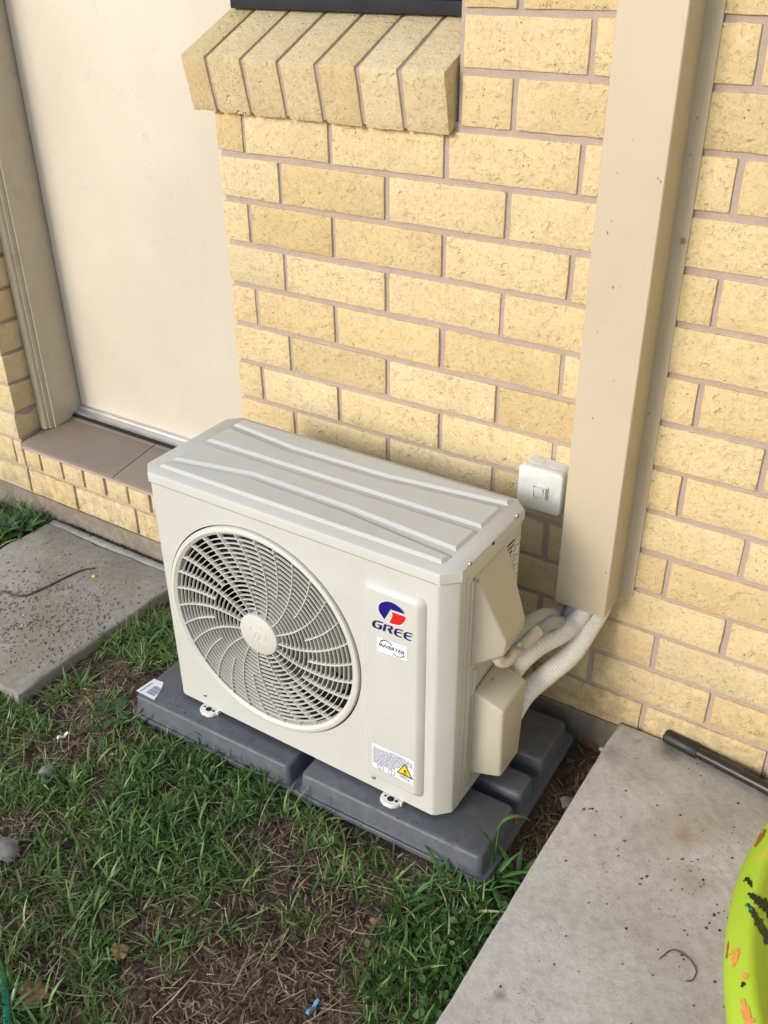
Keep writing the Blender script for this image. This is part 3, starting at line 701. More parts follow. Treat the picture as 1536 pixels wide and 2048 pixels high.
# fan housing + fan
yg = Y0
cyl = lambda r_, y, n=64: [(FC[0]+r_*math.cos(2*math.pi*k/n), y, FC[1]+r_*math.sin(2*math.pi*k/n)) for k in range(n)]
MB().loft([cyl(0.2262, yg+0.0035), cyl(0.2262, yg+0.011), cyl(0.216, yg+0.03), cyl(0.215, yg+0.10), cyl(0.215, yg+0.16)], cap0=False).build('fan_housing', MAT['dark'], ac, sharp=50)
fan = MB().loft([cyl(0.05, yg+0.055, 32), cyl(0.055, yg+0.06, 32), cyl(0.055, yg+0.12, 32)]).build('fan_rotor', MAT['fan'], ac, sharp=40)
for b in range(3):
    fb = MB(); rows = []
    for ir in range(9):
        r_ = 0.05+0.158*ir/8; row = []
        for ia in range(9):
            t = ia/8; ang = 2*math.pi*b/3 + 0.35*ir/8 + (t-0.5)*(1.25+0.25*ir/8)
            row.append((FC[0]+r_*math.cos(ang), yg+0.05+0.07*t, FC[1]+r_*math.sin(ang)))
        rows.append(row)
    V_ = [p for r_ in rows for p in r_]; F_ = [(i*9+j, i*9+j+1, (i+1)*9+j+1, (i+1)*9+j) for i in range(8) for j in range(8)]
    fb.add(V_, F_); fb.build('fan_blade', MAT['fan'], fan, smooth=True)
# grille
gr = MB().loft([cyl(0.2225,yg+0.010,96), cyl(0.2238,yg-0.001,96), cyl(0.2220,yg-0.0045,96), cyl(0.2185,yg-0.006,96), cyl(0.2145,yg-0.006,96), cyl(0.2085,yg-0.0015,96), cyl(0.2075,yg+0.0115,96)], cap0=False, cap1=False).build('fan_grille', MAT['grille'], ac, sharp=35)
gd = lambda r_: -0.0035*(1-((r_-0.05)/0.16)**2)      # slightly domed
hub = MB().loft([cyl(0.0445,yg+0.012,48), cyl(0.0445,yg-0.006,48), cyl(0.0435,yg-0.0085,48), cyl(0.041,yg-0.0098,48)], cap0=False).build('hub', MAT['grille'], gr, sharp=40)
def ringm(r_, w_=0.0017, dep=0.0048):
    y0 = yg+gd(r_)-0.001; n = 120
    L = [cyl(r_+w_/2,y0+dep,n), cyl(r_+w_/2,y0+0.0006,n), cyl(r_+w_*0.25,y0,n), cyl(r_-w_*0.25,y0,n), cyl(r_-w_/2,y0+0.0006,n), cyl(r_-w_/2,y0+dep,n)]
    MB().loft(L, False, False).build('ring', MAT['grille'], gr, sharp=40)
NR = 17
for k in range(1, NR): ringm(0.0445 + (0.2085-0.0445)*k/NR)
def spoke(a_out, r0):
    pts = []
    n = 18
    for i in range(n+1):
        r_ = r0 + (0.2085-r0)*i/n
        a = math.radians(a_out - 22.5*(0.2085-r_)/0.164)
        pts.append((r_, a))
    V_ = []; wd = 0.0022
    for r_, a in pts:
        y0 = yg+gd(r_)-0.0028; tx, tz = -math.sin(a), math.cos(a)
        px, pz = FC[0]+r_*math.cos(a), FC[1]+r_*math.sin(a)
        for s_, yy in ((-1,y0+0.0095),(-1,y0+0.0007),(-0.45,y0),(0.45,y0),(1,y0+0.0007),(1,y0+0.0095)):
            V_.append((px+tx*s_*wd/2, yy, pz+tz*s_*wd/2))
    F_ = [(i*6+j, i*6+j+1, (i+1)*6+j+1, (i+1)*6+j) for i in range(n) for j in range(5)] + [(0,1,2,3,4,5), tuple(n*6+j for j in range(5,-1,-1))]
    mk('spoke', V_, F_, MAT['grille'], gr, True, 40)
for k in range(15):
    spoke(41+24*k, 0.044); spoke(29+24*k, 0.112)
# hub emblem (embossed)
hz = lambda x, y: P(440+x*300/1536, 1020+y*300/1536, 1, yg-0.0098)
def ridge(L, parent, w_=0.0012, h_=0.0009, mat='grille', y_=yg-0.0098):
    pts = [Vector((p[0], y_, p[2])) for p in L]; L0 = []; L1 = []
    m = MB(); loops = []
    for i, p in enumerate(pts):
        t = (pts[min(i+1,len(pts)-1)]-pts[max(i-1,0)]).normalized(); s_ = Vector((-t.z,0,t.x))
        loops.append([p-s_*w_/2, p-s_*w_*0.2+Vector((0,-h_,0)), p+s_*w_*0.2+Vector((0,-h_,0)), p+s_*w_/2])
    V_ = [q for l in loops for q in l]; F_ = [(i*4+j, i*4+j+1, (i+1)*4+j+1, (i+1)*4+j) for i in range(len(loops)-1) for j in range(3)]
    m.add(V_, F_); m.build('emblem', MAT[mat], parent)
ridge([hz(*p) for p in ((318,1235),(305,1210),(320,1185),(360,1180),(410,1195),(440,1225))], hub)
ridge([hz(*p) for p in ((345,1300),(375,1245),(470,1280),(465,1325),(440,1350),(385,1335),(405,1290),(395,1275))], hub)
# raised label panel
pcx, pcz, pw, ph = 0.2755, 0.3575, 0.121, 0.452
lpp = lambda d, y: [(x, y, z) for x, z in rr(pcx, pcz, pw-2*d, ph-2*d, max(0.004, 0.016-d*0.6), 6)][::-1]
lab = MB().loft([lpp(0,Y0+0.001), lpp(0.001,Y0-0.002), lpp(0.0105,Y0-0.0095), lpp(0.0125,Y0-0.0105), lpp(0.015,Y0-0.0107)], cap0=False).build('label_panel', MAT['ac'], ac, sharp=60)
YL = Y0-0.0107
pz7 = lambda x, y, d=0.0005: tuple(P(720+x*140/1536, 1160+y*140/1536, 1, YL-d))
def flat(name, pts, mat, parent, d):
    w = [Vector(pz7(x, y, d)) for x, y in pts]
    bm = bmesh.new(); vs = [bm.verts.new(p) for p in w]
    f_ = bm.faces.new(vs); f_.normal_update(); bmesh.ops.triangulate(bm, faces=[f_]); bm.normal_update()
    if sum(f_.normal.y*f_.calc_area() for f_ in bm.faces) > 0: bmesh.ops.reverse_faces(bm, faces=bm.faces)
    V_ = [v.co.copy() for v in bm.verts]; bm.verts.index_update(); F_ = [[v.index for v in f_.verts] for f_ in bm.faces]; bm.free()
    return mk(name, V_, F_, MAT[mat], parent)
def grow(pts, d): return inset(pts, -d)
blue = [(400,610),(412,545),(465,492),(555,467),(660,480),(770,530),(870,605),(940,680),(980,752),(670,645),(530,862),(455,760),(412,680)]
red = [(665,690),(1000,810),(995,880),(960,940),(900,985),(830,992),(720,970),(635,935),(685,850),(712,775),(700,730)]
Gl = [(500,930),(400,895),(330,885),(285,900),(262,950),(270,1010),(310,1045),(440,1092),(470,1080),(488,1005),(385,965),(378,985),(425,1005),(412,1055),(345,1030),(325,990),(330,940),(365,915),(495,955)]
R1 = [(530,962),(690,1015),(722,1045),(715,1085),(672,1103),(710,1195),(650,1172),(602,1068),(606,1052),(655,1068),(668,1048),(640,1022),(576,1002),(545,1130),(492,1110)]
E1_ = [(945,1110),(850,1075),(790,1068),(750,1095),(738,1150),(755,1200),(800,1235),(905,1272),(910,1250),(830,1222),(800,1195),(792,1160),(915,1185),(920,1165),(797,1130),(810,1100),(850,1098),(940,1130)]
E2_ = [(x+210, y+75) for x, y in E1_]
logo = flat('logo_mark', blue, 'blue', lab, 0.0008)
flat('logo_mark', red, 'red', lab, 0.0008)
flat('logo_outline', [((x-640)*1.05+640-2, (y-640)*1.06+640-2) for x, y in blue], 'outline', lab, 0.0003)
flat('logo_outline', [(650,668),(1016,795),(1012,888),(972,956),(908,1004),(828,1010),(715,988),(612,947),(666,850),(692,775),(678,735)], 'outline', lab, 0.0005)
for L_ in (Gl, R1, E1_, E2_):
    flat('letter', L_, 'navy', lab, 0.0009)
inv = flat('inverter_sticker', [(372,1240),(1010,1462),(1040,1495),(1030,1782),(395,1555),(380,1540)], 'paper', lab, 0.0005)
arc = lambda pts: pts
flat('sticker_arc', [(430,1360),(455,1325),(510,1308),(580,1325),(640,1365),(690,1420),(712,1452),(690,1440),(640,1385),(575,1342),(510,1332),(468,1352),(455,1368)], 'navy', inv, 0.0009)
flat('sticker_arc', [(700,1565),(740,1620),(800,1668),(860,1688),(920,1680),(970,1652),(965,1690),(925,1705),(860,1706),(795,1685),(735,1635)], 'green', inv, 0.0009)
def text_mesh(txt, name, o, ex, ez, parent, mat, yoff, bold=0.0):
    """flat text: o = lower-left corner, ex = vector across the whole text, ez = cap-height vector (world)"""
    cu = bpy.data.curves.new(name, 'FONT'); cu.body = txt; cu.size = 1; cu.resolution_u = 2; cu.offset = bold
    to = bpy.data.objects.new(name, cu); COL.objects.link(to)
    dg = bpy.context.evaluated_depsgraph_get(); dg.update()
    me = bpy.data.meshes.new_from_object(to.evaluated_get(dg)); bpy.data.objects.remove(to); bpy.data.curves.remove(cu)
    n = len(me.vertices); co = np.zeros(n*3); me.vertices.foreach_get('co', co); co = co.reshape(-1, 3)
    lo_, hi_ = co.min(0), co.max(0)
    F_ = [list(p.vertices) for p in me.polygons]; bpy.data.meshes.remove(me)
    o, ex, ez = Vector(o), Vector(ex), Vector(ez)
    V_ = [o + ex*((c[0]-lo_[0])/(hi_[0]-lo_[0])) + ez*((c[1]-lo_[1])/(hi_[1]-lo_[1])) + Vector((0,yoff,0)) for c in co]
    return mk(name, V_, F_, MAT[mat], parent)
a0 = Vector(pz7(420,1440)); a1 = Vector(pz7(978,1648)); a2 = Vector(pz7(432,1372))
text_mesh('INVERTER', 'lettering', a0, a1-a0, a2-a0, inv, 'navy', -0.0006, 0.012)
# warning label with fine print
pz8 = lambda x, y, d=0.0005: tuple(P(720+x*140/1536, 1460+y*140/1536, 1, YL-d))
def flat8(name, pts, mat, parent, d):
    w = [Vector(pz8(x, y, d)) for x, y in pts]
    return MB().add(w, [tuple(range(len(w)))]).build(name, MAT[mat], parent)
wl = flat8('warning_label', [(270,275),(272,790),(1165,1215),(1185,705),(1160,680)], 'paper', lab, 0.0005)
fp_ = MB()
def seg(x0, y0, x1, y1, th_, d=0.0009):
    fp_.add([pz8(x0,y0,d), pz8(x0,y0+th_,d), pz8(x1,y1+th_,d), pz8(x1,y1,d)], [(0,1,2,3)])
sl = 0.465
for k in range(13):
    y_ = 325+k*29; x_ = 292; end = 1150 if k < 7 else (880 if k < 10 else 800)
    if k == 0: x_, end = 640, 1000
    while x_ < end:
        w_ = rnd.uniform(30, 130); x2 = min(end, x_+w_)
        if y_+(x2-292)*sl*0.98 < 800+ (x2-292)*0.05 or x2 < 800: seg(x_, y_+(x_-292)*sl, x2, y_+(x2-292)*sl, 13)
        x_ = x2 + rnd.uniform(8, 20)
for (bx, by) in ((385,745),(628,862)):
    for a_, b_ in (((0,0),(130,60)),((0,85),(130,145))): seg(bx+a_[0],by+a_[1],bx+b_[0],by+b_[1],9)
    for q_ in (0, 62, 124):
        fp_.add([pz8(bx+q_,by+q_*sl,0.0009), pz8(bx+q_,by+85+q_*sl,0.0009), pz8(bx+q_+9,by+85+q_*sl,0.0009), pz8(bx+q_+9,by+q_*sl,0.0009)], [(0,1,2,3)])
fp_.build('fine_print', MAT['ink'], wl)
flat8('warning_border', [(985,740),(805,925),(1165,1098)], 'black', wl, 0.0008)
flat8('warning_triangle', [(983,782),(838,915),(1120,1052)], 'yellow', wl, 0.0011)
flat8('warning_flame', [(985,862),(955,910),(965,945),(1000,962),(1022,940),(1010,905)], 'black', wl, 0.0014)
flat8('warning_flame', [(985,905),(975,925),(985,945),(1000,945),(998,920)], 'yellow', wl, 0.0016)
flat8('warning_bar', [(920,950),(1048,1010),(1048,1000),(920,940)], 'black', wl, 0.0014)
flat8('tag_outline', [(885,985),(862,1020),(1065,1140),(1095,1098)], 'ink', wl, 0.0007)
flat8('tag_fill', [(900,998),(882,1018),(1058,1122),(1078,1095)], 'paper', wl, 0.0010)
flat8('tag_print', [(910,1018),(1045,1085),(1045,1072),(915,1005)], 'black', wl, 0.0013)
# side: pleats, seams, screws
XS = X1
for (y0, y1, z0, z1, dx) in ((-0.352,-0.345,0.135,0.598,0.003),):
    bev('side_rib', MB().box((XS-0.002,y0,z0),(XS+dx,y1,z1)), MAT['ac'], ac, 0.0015)
MB().box((XS-0.001,-0.3665,0.102),(XS+0.0016,-0.3625,0.612)).build('seam', MAT['ac'], ac)
bev('side_plate', MB().box((XS-0.002,-0.330,0.128),(XS+0.0022,-0.318,0.40)), MAT['ac'], ac, 0.0008)
for u, v in ((940,1127),(1034,1031)):
    q = P(u, v, 0, LX1); screw(ac, (LX1, q[1], q[2]), (1,0,0), 0.0042)
q = P(987, 1087, 0, LX1)
MB().box((LX1-0.001,q[1]-0.0035,q[2]-0.0025),(LX1+0.0006,q[1]+0.0035,q[2]+0.0025)).build('lid_slot', MAT['gap'], ac)
for u, v in ((411,1390),(748,1554)):
    q = P(u, v, 1, Y0); screw(ac, q, (0,-1,0), 0.0042)
# side vents and rating label behind the hood
for k in range(9):
    z_ = 0.594-0.0095*k
    MB().box((XS-0.001,-0.226,z_-0.002),(XS+0.0006,-0.196 if k < 3 else -0.208,z_+0.001)).build('vent_slot', MAT['gap'], ac)
rl = MB().box((XS-0.001,-0.203,0.50),(XS+0.0007,-0.179,0.583)).build('rating_label', MAT['paper'], ac)
fp2 = MB()
for k in range(11): 
    fp2.add([(XS+0.0011,-0.201,0.577-0.007*k),(XS+0.0011,-0.181-0.006*(k%3),0.577-0.007*k),(XS+0.0011,-0.181-0.006*(k%3),0.5795-0.007*k),(XS+0.0011,-0.201,0.5795-0.007*k)], [(0,1,2,3)])
fp2.build('fine_print', MAT['ink'], rl)
# wiring hood (slanted) and valve cover box
yF_, yB_, zTp, zBt = -0.343, -0.226, 0.601, 0.418
hood = MB().add([(XS+0.0005,yF_,zTp),(XS+0.0005,yB_,zTp),(XS+0.0005,yB_-0.0,zBt+0.012),(XS+0.0005,yF_,zBt),
                 (XS+0.0045,yF_+0.003,zTp-0.004),(XS+0.0045,yB_-0.003,zTp-0.004),(XS+0.050,yB_-0.012,zBt+0.058),(XS+0.052,yF_+0.030,zBt+0.052),(XS+0.048,yB_-0.010,zBt+0.030),(XS+0.049,yF_+0.030,zBt+0.022)],
                [(0,4,5,1),(0,3,9,7,4),(4,7,6,5),(1,5,6,8,2),(7,9,8,6),(3,2,8,9)])
hd = bev('wiring_hood', hood, MAT['ac_plastic'], ac, 0.004, 3, 60)
for u, v in ((955,1160),(1015,1099)):
    q = P(u, v, 0, XS+0.004); screw(hd, q, (1,0,0), 0.004)
MB().box((XS-0.0005,yF_-0.0012,zBt-0.03),(XS+0.0012,yF_,zTp)).build('seam', MAT['gap'], ac)
vy0, vy1, vz0, vz1 = -0.328, -0.236, 0.152, 0.350
vc = MB().add([(XS+0.0005,vy0,vz0),(XS+0.056,vy0+0.022,vz0-0.002),(XS+0.056,vy1+0.006,vz0),(XS+0.0005,vy1,vz0),
               (XS+0.0005,vy0,vz1),(XS+0.060,vy0+0.004,vz1-0.024),(XS+0.060,vy1+0.006,vz1-0.016),(XS+0.0005,vy1,vz1+0.012)],
              [(0,3,2,1),(4,5,6,7),(0,1,5,4),(1,2,6,5),(2,3,7,6),(3,0,4,7)])
vcv = bev('valve_cover', vc, MAT['ac_plastic'], ac, 0.006, 3, 60)
q = Vector((XS+0.014, -0.280, 0.3485)); screw(vcv, q, (0.1,0,1), 0.0035)
bev('cover_tab', MB().box((XS-0.001,vy0-0.004,vz0-0.028),(XS+0.004,vy0+0.003,vz0+0.19)), MAT['ac_plastic'], ac, 0.001)
# feet
def foot(u, v):
    c = P(u, v, 2, 0.0955); fx = c[0]
    L = [(fx-0.021,-0.395),(fx-0.0215,-0.417),(fx-0.018,-0.425),(fx-0.008,-0.431),(fx+0.008,-0.431),(fx+0.017,-0.425),(fx+0.0205,-0.417),(fx+0.020,-0.395)]
    ft = MB().loft([[(*p,0.0905) for p in L], [(*p,0.0962) for p in L], [(*p,0.0976) for p in inset(L,0.0012)]]).build('foot', MAT['foot'], ac, sharp=40)
    for dx, dy, r_ in ((0.0,-0.4165,0.0062),(-0.0125,-0.415,0.0023),(0.012,-0.4155,0.003)):
        MB().add([(fx+dx+r_*1.15*math.cos(t*math.pi/10),dy+r_*math.sin(t*math.pi/10),0.09785) for t in range(20)], [tuple(range(20))]).build('bolt_hole', MAT['gap'], ft)
    bev('foot_web', MB().box((fx+0.0205,-0.417,0.0905),(fx+0.024,-0.385,0.1005)), MAT['foot'], ft, 0.0008)
foot(420, 1418); foot(785, 1595)
for fx in (-0.18, 0.266): bev('foot', MB().box((fx-0.02,-0.145,0.0905),(fx+0.02,-0.115,0.0975)), MAT['foot'], ac, 0.002)
MB().box((X0+0.03,Y0+0.03,0.0905),(X0+0.06,Y1-0.03,0.0998)).build('base_rail', MAT['foot'], ac)

# ------------------------------------------------------------------ conduits
def conduit(name, pts, r, pitch, mat, label, depth=0.0016, r_end=None):
    base = bez(pts, 40); L = [0]
    for a, b in zip(base[:-1], base[1:]): L.append(L[-1]+(b-a).length)
    tot = L[-1]; n = int(tot/pitch)*4; out = []; rad = []
    k = 0
    for i in range(n+1):
        s_ = tot*i/n
        while k < len(L)-2 and L[k+1] < s_: k += 1
        t = (s_-L[k])/max(1e-9, L[k+1]-L[k]); out.append(base[k].lerp(base[k+1], t))
        rad.append(r - (depth if i % 4 in (2,3) else 0.0))
    o = MB().tube(out, rad, 20).build(name, MAT[mat], None, smooth=True)
    return props(o, label, 'conduit', 'conduits between the unit and the pipe cover')
PP = lambda u, v, y: tuple(P(u, v, 1, y))
conduit('conduit', [PP(1000,1400,-0.215), PP(1030,1338,-0.205), PP(1075,1295,-0.175), PP(1122,1268,-0.125), (0.464,-0.086,0.372), (0.4755,-0.061,0.402), (0.476,-0.058,0.45)], 0.0178, 0.0050, 'conduit_w', 'upper of two thick white corrugated conduits from the valve cover', 0.0013)
conduit('conduit', [PP(1015,1445,-0.215), PP(1048,1390,-0.20), PP(1098,1346,-0.155), PP(1142,1308,-0.108), (0.487,-0.066,0.356), (0.4955,-0.029,0.395), (0.4955,-0.026,0.45)], 0.0203, 0.0048, 'conduit_w', 'lowest thick white corrugated conduit running against the brick wall', 0.0011)
conduit('conduit', [PP(1022,1275,-0.27), PP(1052,1247,-0.215), PP(1088,1229,-0.15), (0.4275,-0.076,0.378), (0.4365,-0.046,0.408), (0.4365,-0.042,0.45)], 0.0118, 0.0058, 'conduit_g', 'topmost thin grey corrugated conduit below the pipe cover', 0.0038)
conduit('conduit', [PP(1070,1262,-0.20), PP(1105,1245,-0.15), (0.445,-0.088,0.372), (0.4535,-0.062,0.405), (0.4535,-0.060,0.45)], 0.0122, 0.0058, 'conduit_g', 'thin grey corrugated conduit with a smooth cream socket', 0.0038)
sk = MB().tube(bez([PP(1012,1310,-0.27), PP(1030,1300,-0.25), PP(1050,1283,-0.225), PP(1075,1259,-0.195)], 12), 0.0136, 20).build('conduit_socket', MAT['conduit_s'], None, sharp=50)
props(sk, 'smooth cream plastic socket joining thin conduit under the hood', 'conduit fitting')
elb = MB().tube(bez([PP(992,1310,-0.305), PP(1000,1322,-0.298), PP(1014,1322,-0.285), PP(1026,1306,-0.265)], 12), 0.0105, 16).build('conduit_elbow', MAT['conduit_s'], None, sharp=50)
props(elb, 'short ribbed cream elbow curving out under the wiring hood', 'conduit fitting')
cl = thing('pipe_clip', PP(1040,1290,-0.245), 'zinc coated metal saddle clip around the thin conduits', 'clip')
for t in (0.0, 0.35):
    c0 = Vector(PP(1037+t*8,1288-t*5,-0.243+t*0.006)); tn = Vector((0.55,0.62,0.5)).normalized(); a = tn.orthogonal().normalized(); b = tn.cross(a)
    MB().loft([[c0+tn*s_+(a*math.cos(k*math.pi/10)+b*math.sin(k*math.pi/10))*0.0152 for k in range(20)] for s_ in (-0.0022,0.0022)], False, False).build('strap', MAT['zinc'], cl, smooth=True)

# ------------------------------------------------------------------ black pole on the path
pa, pb = Vector(P(1330,1470,2,0.124)), Vector(P(1536,1578,2,0.124)); pd = (pb-pa).normalized(); pd.z = 0
pole = thing('metal_pole', (pa.x, pa.y, 0.11), 'dark metal pole with black plastic end lying along the wall', 'pole')
MB().tube([pa+pd*0.055, pa+pd*0.06, pa+pd*0.9], [0.0105,0.0115,0.0115], 20).build('tube', MAT['pole'], pole, sharp=40)
MB().tube([pa, pa+pd*0.002, pa+pd*0.006, pa+pd*0.068, pa+pd*0.07], [0.010,0.0128,0.0138,0.0138,0.0125], 20).build('end_cap', MAT['pole_end'], pole, sharp=40)
hp = pa+pd*0.022+Vector((-0.003,-0.0045,0.0134)); nn_ = Vector((0.0,-0.35,1)).normalized()
MB().add([hp+Vector((0.003*math.cos(t*math.pi/8),0.003*math.sin(t*math.pi/8),0.001*math.sin(t*math.pi/8))) for t in range(16)], [tuple(range(16))]).build('hole', MAT['gap'], pole)

# ------------------------------------------------------------------ lime green table
tb = thing('play_table', (1.40, -0.535, 0.11), 'lime green round plastic table smeared with orange and black paint', 'table')
tl = lambda r_, z: [(1.40+r_*math.cos(2*math.pi*k/96), -0.535+r_*math.sin(2*math.pi*k/96), z) for k in range(96)]
MB().loft([tl(0.505,0.405), tl(0.518,0.425), tl(0.5195,0.442), tl(0.516,0.450), tl(0.500,0.468), tl(0.494,0.4705), tl(0.488,0.468), tl(0.478,0.455), tl(0.470,0.4525)]).build('table_top', MAT['lime'], tb, sharp=60)
for k in range(4):
    a = math.radians(45+90*k); lx, ly = 1.40+0.36*math.cos(a), -0.535+0.36*math.sin(a)
    MB().tube([(lx+0.06*math.cos(a), ly+0.06*math.sin(a), 0.1105), (lx, ly, 0.43)], [0.024,0.03], 16).build('leg', MAT['lime'], tb, sharp=40)
TPROF = [(0.470,0.4525),(0.478,0.455),(0.488,0.468),(0.494,0.4705),(0.500,0.468),(0.516,0.450),(0.5195,0.442)]
def on_table(u, v):
    z_ = 0.46
    for _ in range(8):
        p = P(u, v, 2, z_); r_ = math.hypot(p[0]-1.40, p[1]+0.535); z_ = float(np.interp(r_, [a for a, _b in TPROF], [b for _a, b in TPROF]))
    return Vector((p[0], p[1], z_+0.0012))
def stroke(pix, w_, mat):
    L = []
    for (u0, v0), (u1, v1) in zip(pix[:-1], pix[1:]):
        for k in range(5): L.append((u0+(u1-u0)*k/5, v0+(v1-v0)*k/5))
    L.append(pix[-1]); n = len(L); V_ = []; F_ = []
    for i, (u, v) in enumerate(L):
        du, dv = L[min(i+1,n-1)][0]-L[max(i-1,0)][0], L[min(i+1,n-1)][1]-L[max(i-1,0)][1]; m_ = math.hypot(du, dv)
        ww = float(np.interp(i/(n-1), np.linspace(0,1,len(w_)), w_))*(1+0.3*math.sin(i*2.3)+0.2*math.sin(i*5.1))
        V_ += [on_table(u+dv/m_*ww*k, v-du/m_*ww*k) for k in (-1,-0.33,0.33,1)]
        if i: F_ += [(4*i-4+j, 4*i-3+j, 4*i+1+j, 4*i+j) for j in range(3)]
    MB().add(V_, F_).build('paint_stroke', MAT[mat], tb)
MAT['orange'] = simple('orange_paint', (0.72,0.28,0.07), 0.5, 0.15, 60); MAT['teal'] = simple('teal_paint', (0.02,0.25,0.22), 0.5)
MAT['rust'] = simple('brown_paint', (0.35,0.09,0.03), 0.5)
stroke([(1486,1764),(1494,1758),(1500,1768),(1503,1776)], [1,4,4,1], 'black')
stroke([(1495,1788),(1506,1794),(1516,1802),(1526,1808),(1545,1826)], [2,6,8,10,12], 'black')
stroke([(1494,1808),(1506,1826),(1520,1850),(1540,1886)], [2,6,8,8], 'pole')
stroke([(1490,1810),(1504,1822)], [3,1], 'teal')
stroke([(1482,1975),(1488,1966)], [3,4], 'black')
stroke([(1455,1912),(1468,1902),(1480,1898)], [1,3,1], 'orange')
stroke([(1464,1935),(1470,1915),(1478,1904)], [3,6,2], 'orange')
stroke([(1489,1958),(1492,1948)], [5,5], 'orange')
stroke([(1484,2000),(1492,2030),(1500,2050)], [4,9,9], 'orange')
stroke([(1530,1660),(1520,1676),(1508,1695)], [3,4,1], 'rust')
stroke([(1452,1918),(1456,1885)], [2,1], 'rust')

# ------------------------------------------------------------------ vegetation and litter on the ground
def gz(u, v, z=0.03): 
    p = P(u, v, 2, z); return float(p[0]), float(p[1])
BARE = [(500,1985,0.10,0.95),(430,2040,0.085,0.9),(600,1960,0.06,0.6),(760,1685,0.05,0.9),(680,1650,0.035,0.8),(850,1735,0.04,0.9),(250,1345,0.075,1.0),(200,1330,0.06,0.9),(130,1500,0.05,0.8),(330,1590,0.03,0.6),(150,1690,0.045,0.8),(20,1690,0.05,0.9),(620,1760,0.06,0.75),(540,1690,0.05,0.6),(700,1850,0.06,0.6),(150,1420,0.04,0.6),(300,1830,0.05,0.55),(100,1820,0.04,0.4),(30,1560,0.03,0.5)]
BARE = [(*gz(u, v), r, k) for u, v, r, k in BARE]
LUSH = [(*gz(u, v), r) for u, v, r in ((430,1520,0.10),(520,1570,0.06),(300,1560,0.07),(330,1690,0.08),(200,1640,0.06),(960,1800,0.10),(900,1900,0.10),(1000,1740,0.06),(820,1980,0.08),(440,1660,0.07))]
def inpad(x, y): return PX0-0.004 < x < PX1+0.004 and PY0-0.003 < y < 0
def inslab(x, y): return x > 0.55 or (-1.155 < x < -0.615 and y > -0.570) or y > -0.006
def dens(x, y):
    d = 0.62 + 0.75*noise.noise(Vector((x*9, y*9, 7.7))) + 0.4*noise.noise(Vector((x*24, y*24, 2.1)))
    for bx, by, r, k in BARE: d -= 1.05*k*math.exp(-((x-bx)**2+(y-by)**2)/(r*r))
    for bx, by, r in LUSH: d += 0.55*math.exp(-((x-bx)**2+(y-by)**2)/(r*r))
    if x > 0.475 and y > -0.42: d -= 1.2
    return d
def sample(n, x0, x1, y0, y1, f):
    out = []
    while len(out) < n:
        x, y = rnd.uniform(x0, x1), rnd.uniform(y0, y1)
        if inpad(x, y) or inslab(x, y): continue
        if rnd.random() < f(x, y): out.append((x, y))
    return out
def tufted(n, per, spread, *a):
    out = []
    for x, y in sample(n // per, *a):
        k = max(2, int(rnd.gauss(per, per*0.4)))
        for _ in range(k):
            px, py = x+rnd.gauss(0, spread), y+rnd.gauss(0, spread)
            if not (inpad(px, py) or inslab(px, py)): out.append((px, py))
    return out
def blades(pts, lmin, lmax, wmin, wmax, lean, curl, tintf, name, mat, lab, flat_=False, lift=0.0, cat='grass'):
    n = len(pts); P0 = np.array([(x, y, hground(x, y)+lift) for x, y in pts])
    L = nrs.uniform(lmin, lmax, n)*nrs.uniform(0.7, 1.0, n); W = nrs.uniform(wmin, wmax, n)
    az = nrs.uniform(0, 2*np.pi, n); ln = np.clip(nrs.normal(lean[0], lean[1], n), 0.02, 1.5)
    cu = nrs.normal(curl[0], curl[1], n); sd_ = nrs.normal(0, 0.35, n)
    rows = 5; V_ = np.zeros((n, rows*2, 3)); p = P0.copy()
    tw = nrs.normal(0, 0.5, n)
    for i in range(rows):
        t = i/(rows-1); el = np.pi/2 - (ln + cu*t)
        if flat_: el = np.clip(el, -0.12, 0.25)
        a = az + sd_*t
        dv = np.stack([np.cos(a)*np.cos(el), np.sin(a)*np.cos(el), np.sin(el)], 1)
        sv = np.stack([-np.sin(a+tw), np.cos(a+tw), 0.25*np.sin(tw)], 1)
        wt = W*(0.75+0.5*t if t < 0.4 else (1.0-0.93*((t-0.4)/0.6)**1.6))*0.5
        V_[:, 2*i] = p + sv*wt[:, None]; V_[:, 2*i+1] = p - sv*wt[:, None]
        p = p + dv*(L/(rows-1))[:, None]; p[:, 2] = np.maximum(p[:, 2], P0[:, 2]+0.001 if not flat_ else P0[:, 2]+0.0015)
    base = (np.arange(n)*rows*2)[:, None]
    Q = np.concatenate([base + np.array([[2*i, 2*i+1, 2*i+3, 2*i+2]]) for i in range(rows-1)], 0)
    tint = np.repeat(tintf(n), rows*2)
    o = mk_np(name, V_.reshape(-1, 3), Q, MAT[mat], smooth=True, tint=tint)
    return props(o, lab, cat, kind='stuff')
area = (-1.35, 0.56, -1.25, -0.01)
gp = tufted(25000, 9, 0.008, -0.95, 0.555, -1.45, -0.44, dens)
blades(gp, 0.018, 0.055, 0.0016, 0.0042, (0.75,0.35), (0.7,0.5), lambda n: np.clip(nrs.beta(1.8,2.2,n),0,0.97), 'grass', 'grass', 'short green grass growing over the lawn in front of the pad')
blades(tufted(3800, 5, 0.006, -0.95, 0.555, -1.45, -0.44, lambda x,y: dens(x,y)-0.25), 0.045, 0.085, 0.0026, 0.0055, (0.6,0.3), (1.0,0.5), lambda n: np.clip(nrs.beta(2.4,2.6,n),0,0.9), 'tall_grass', 'grass', 'longer loose green grass blades scattered over the lawn')
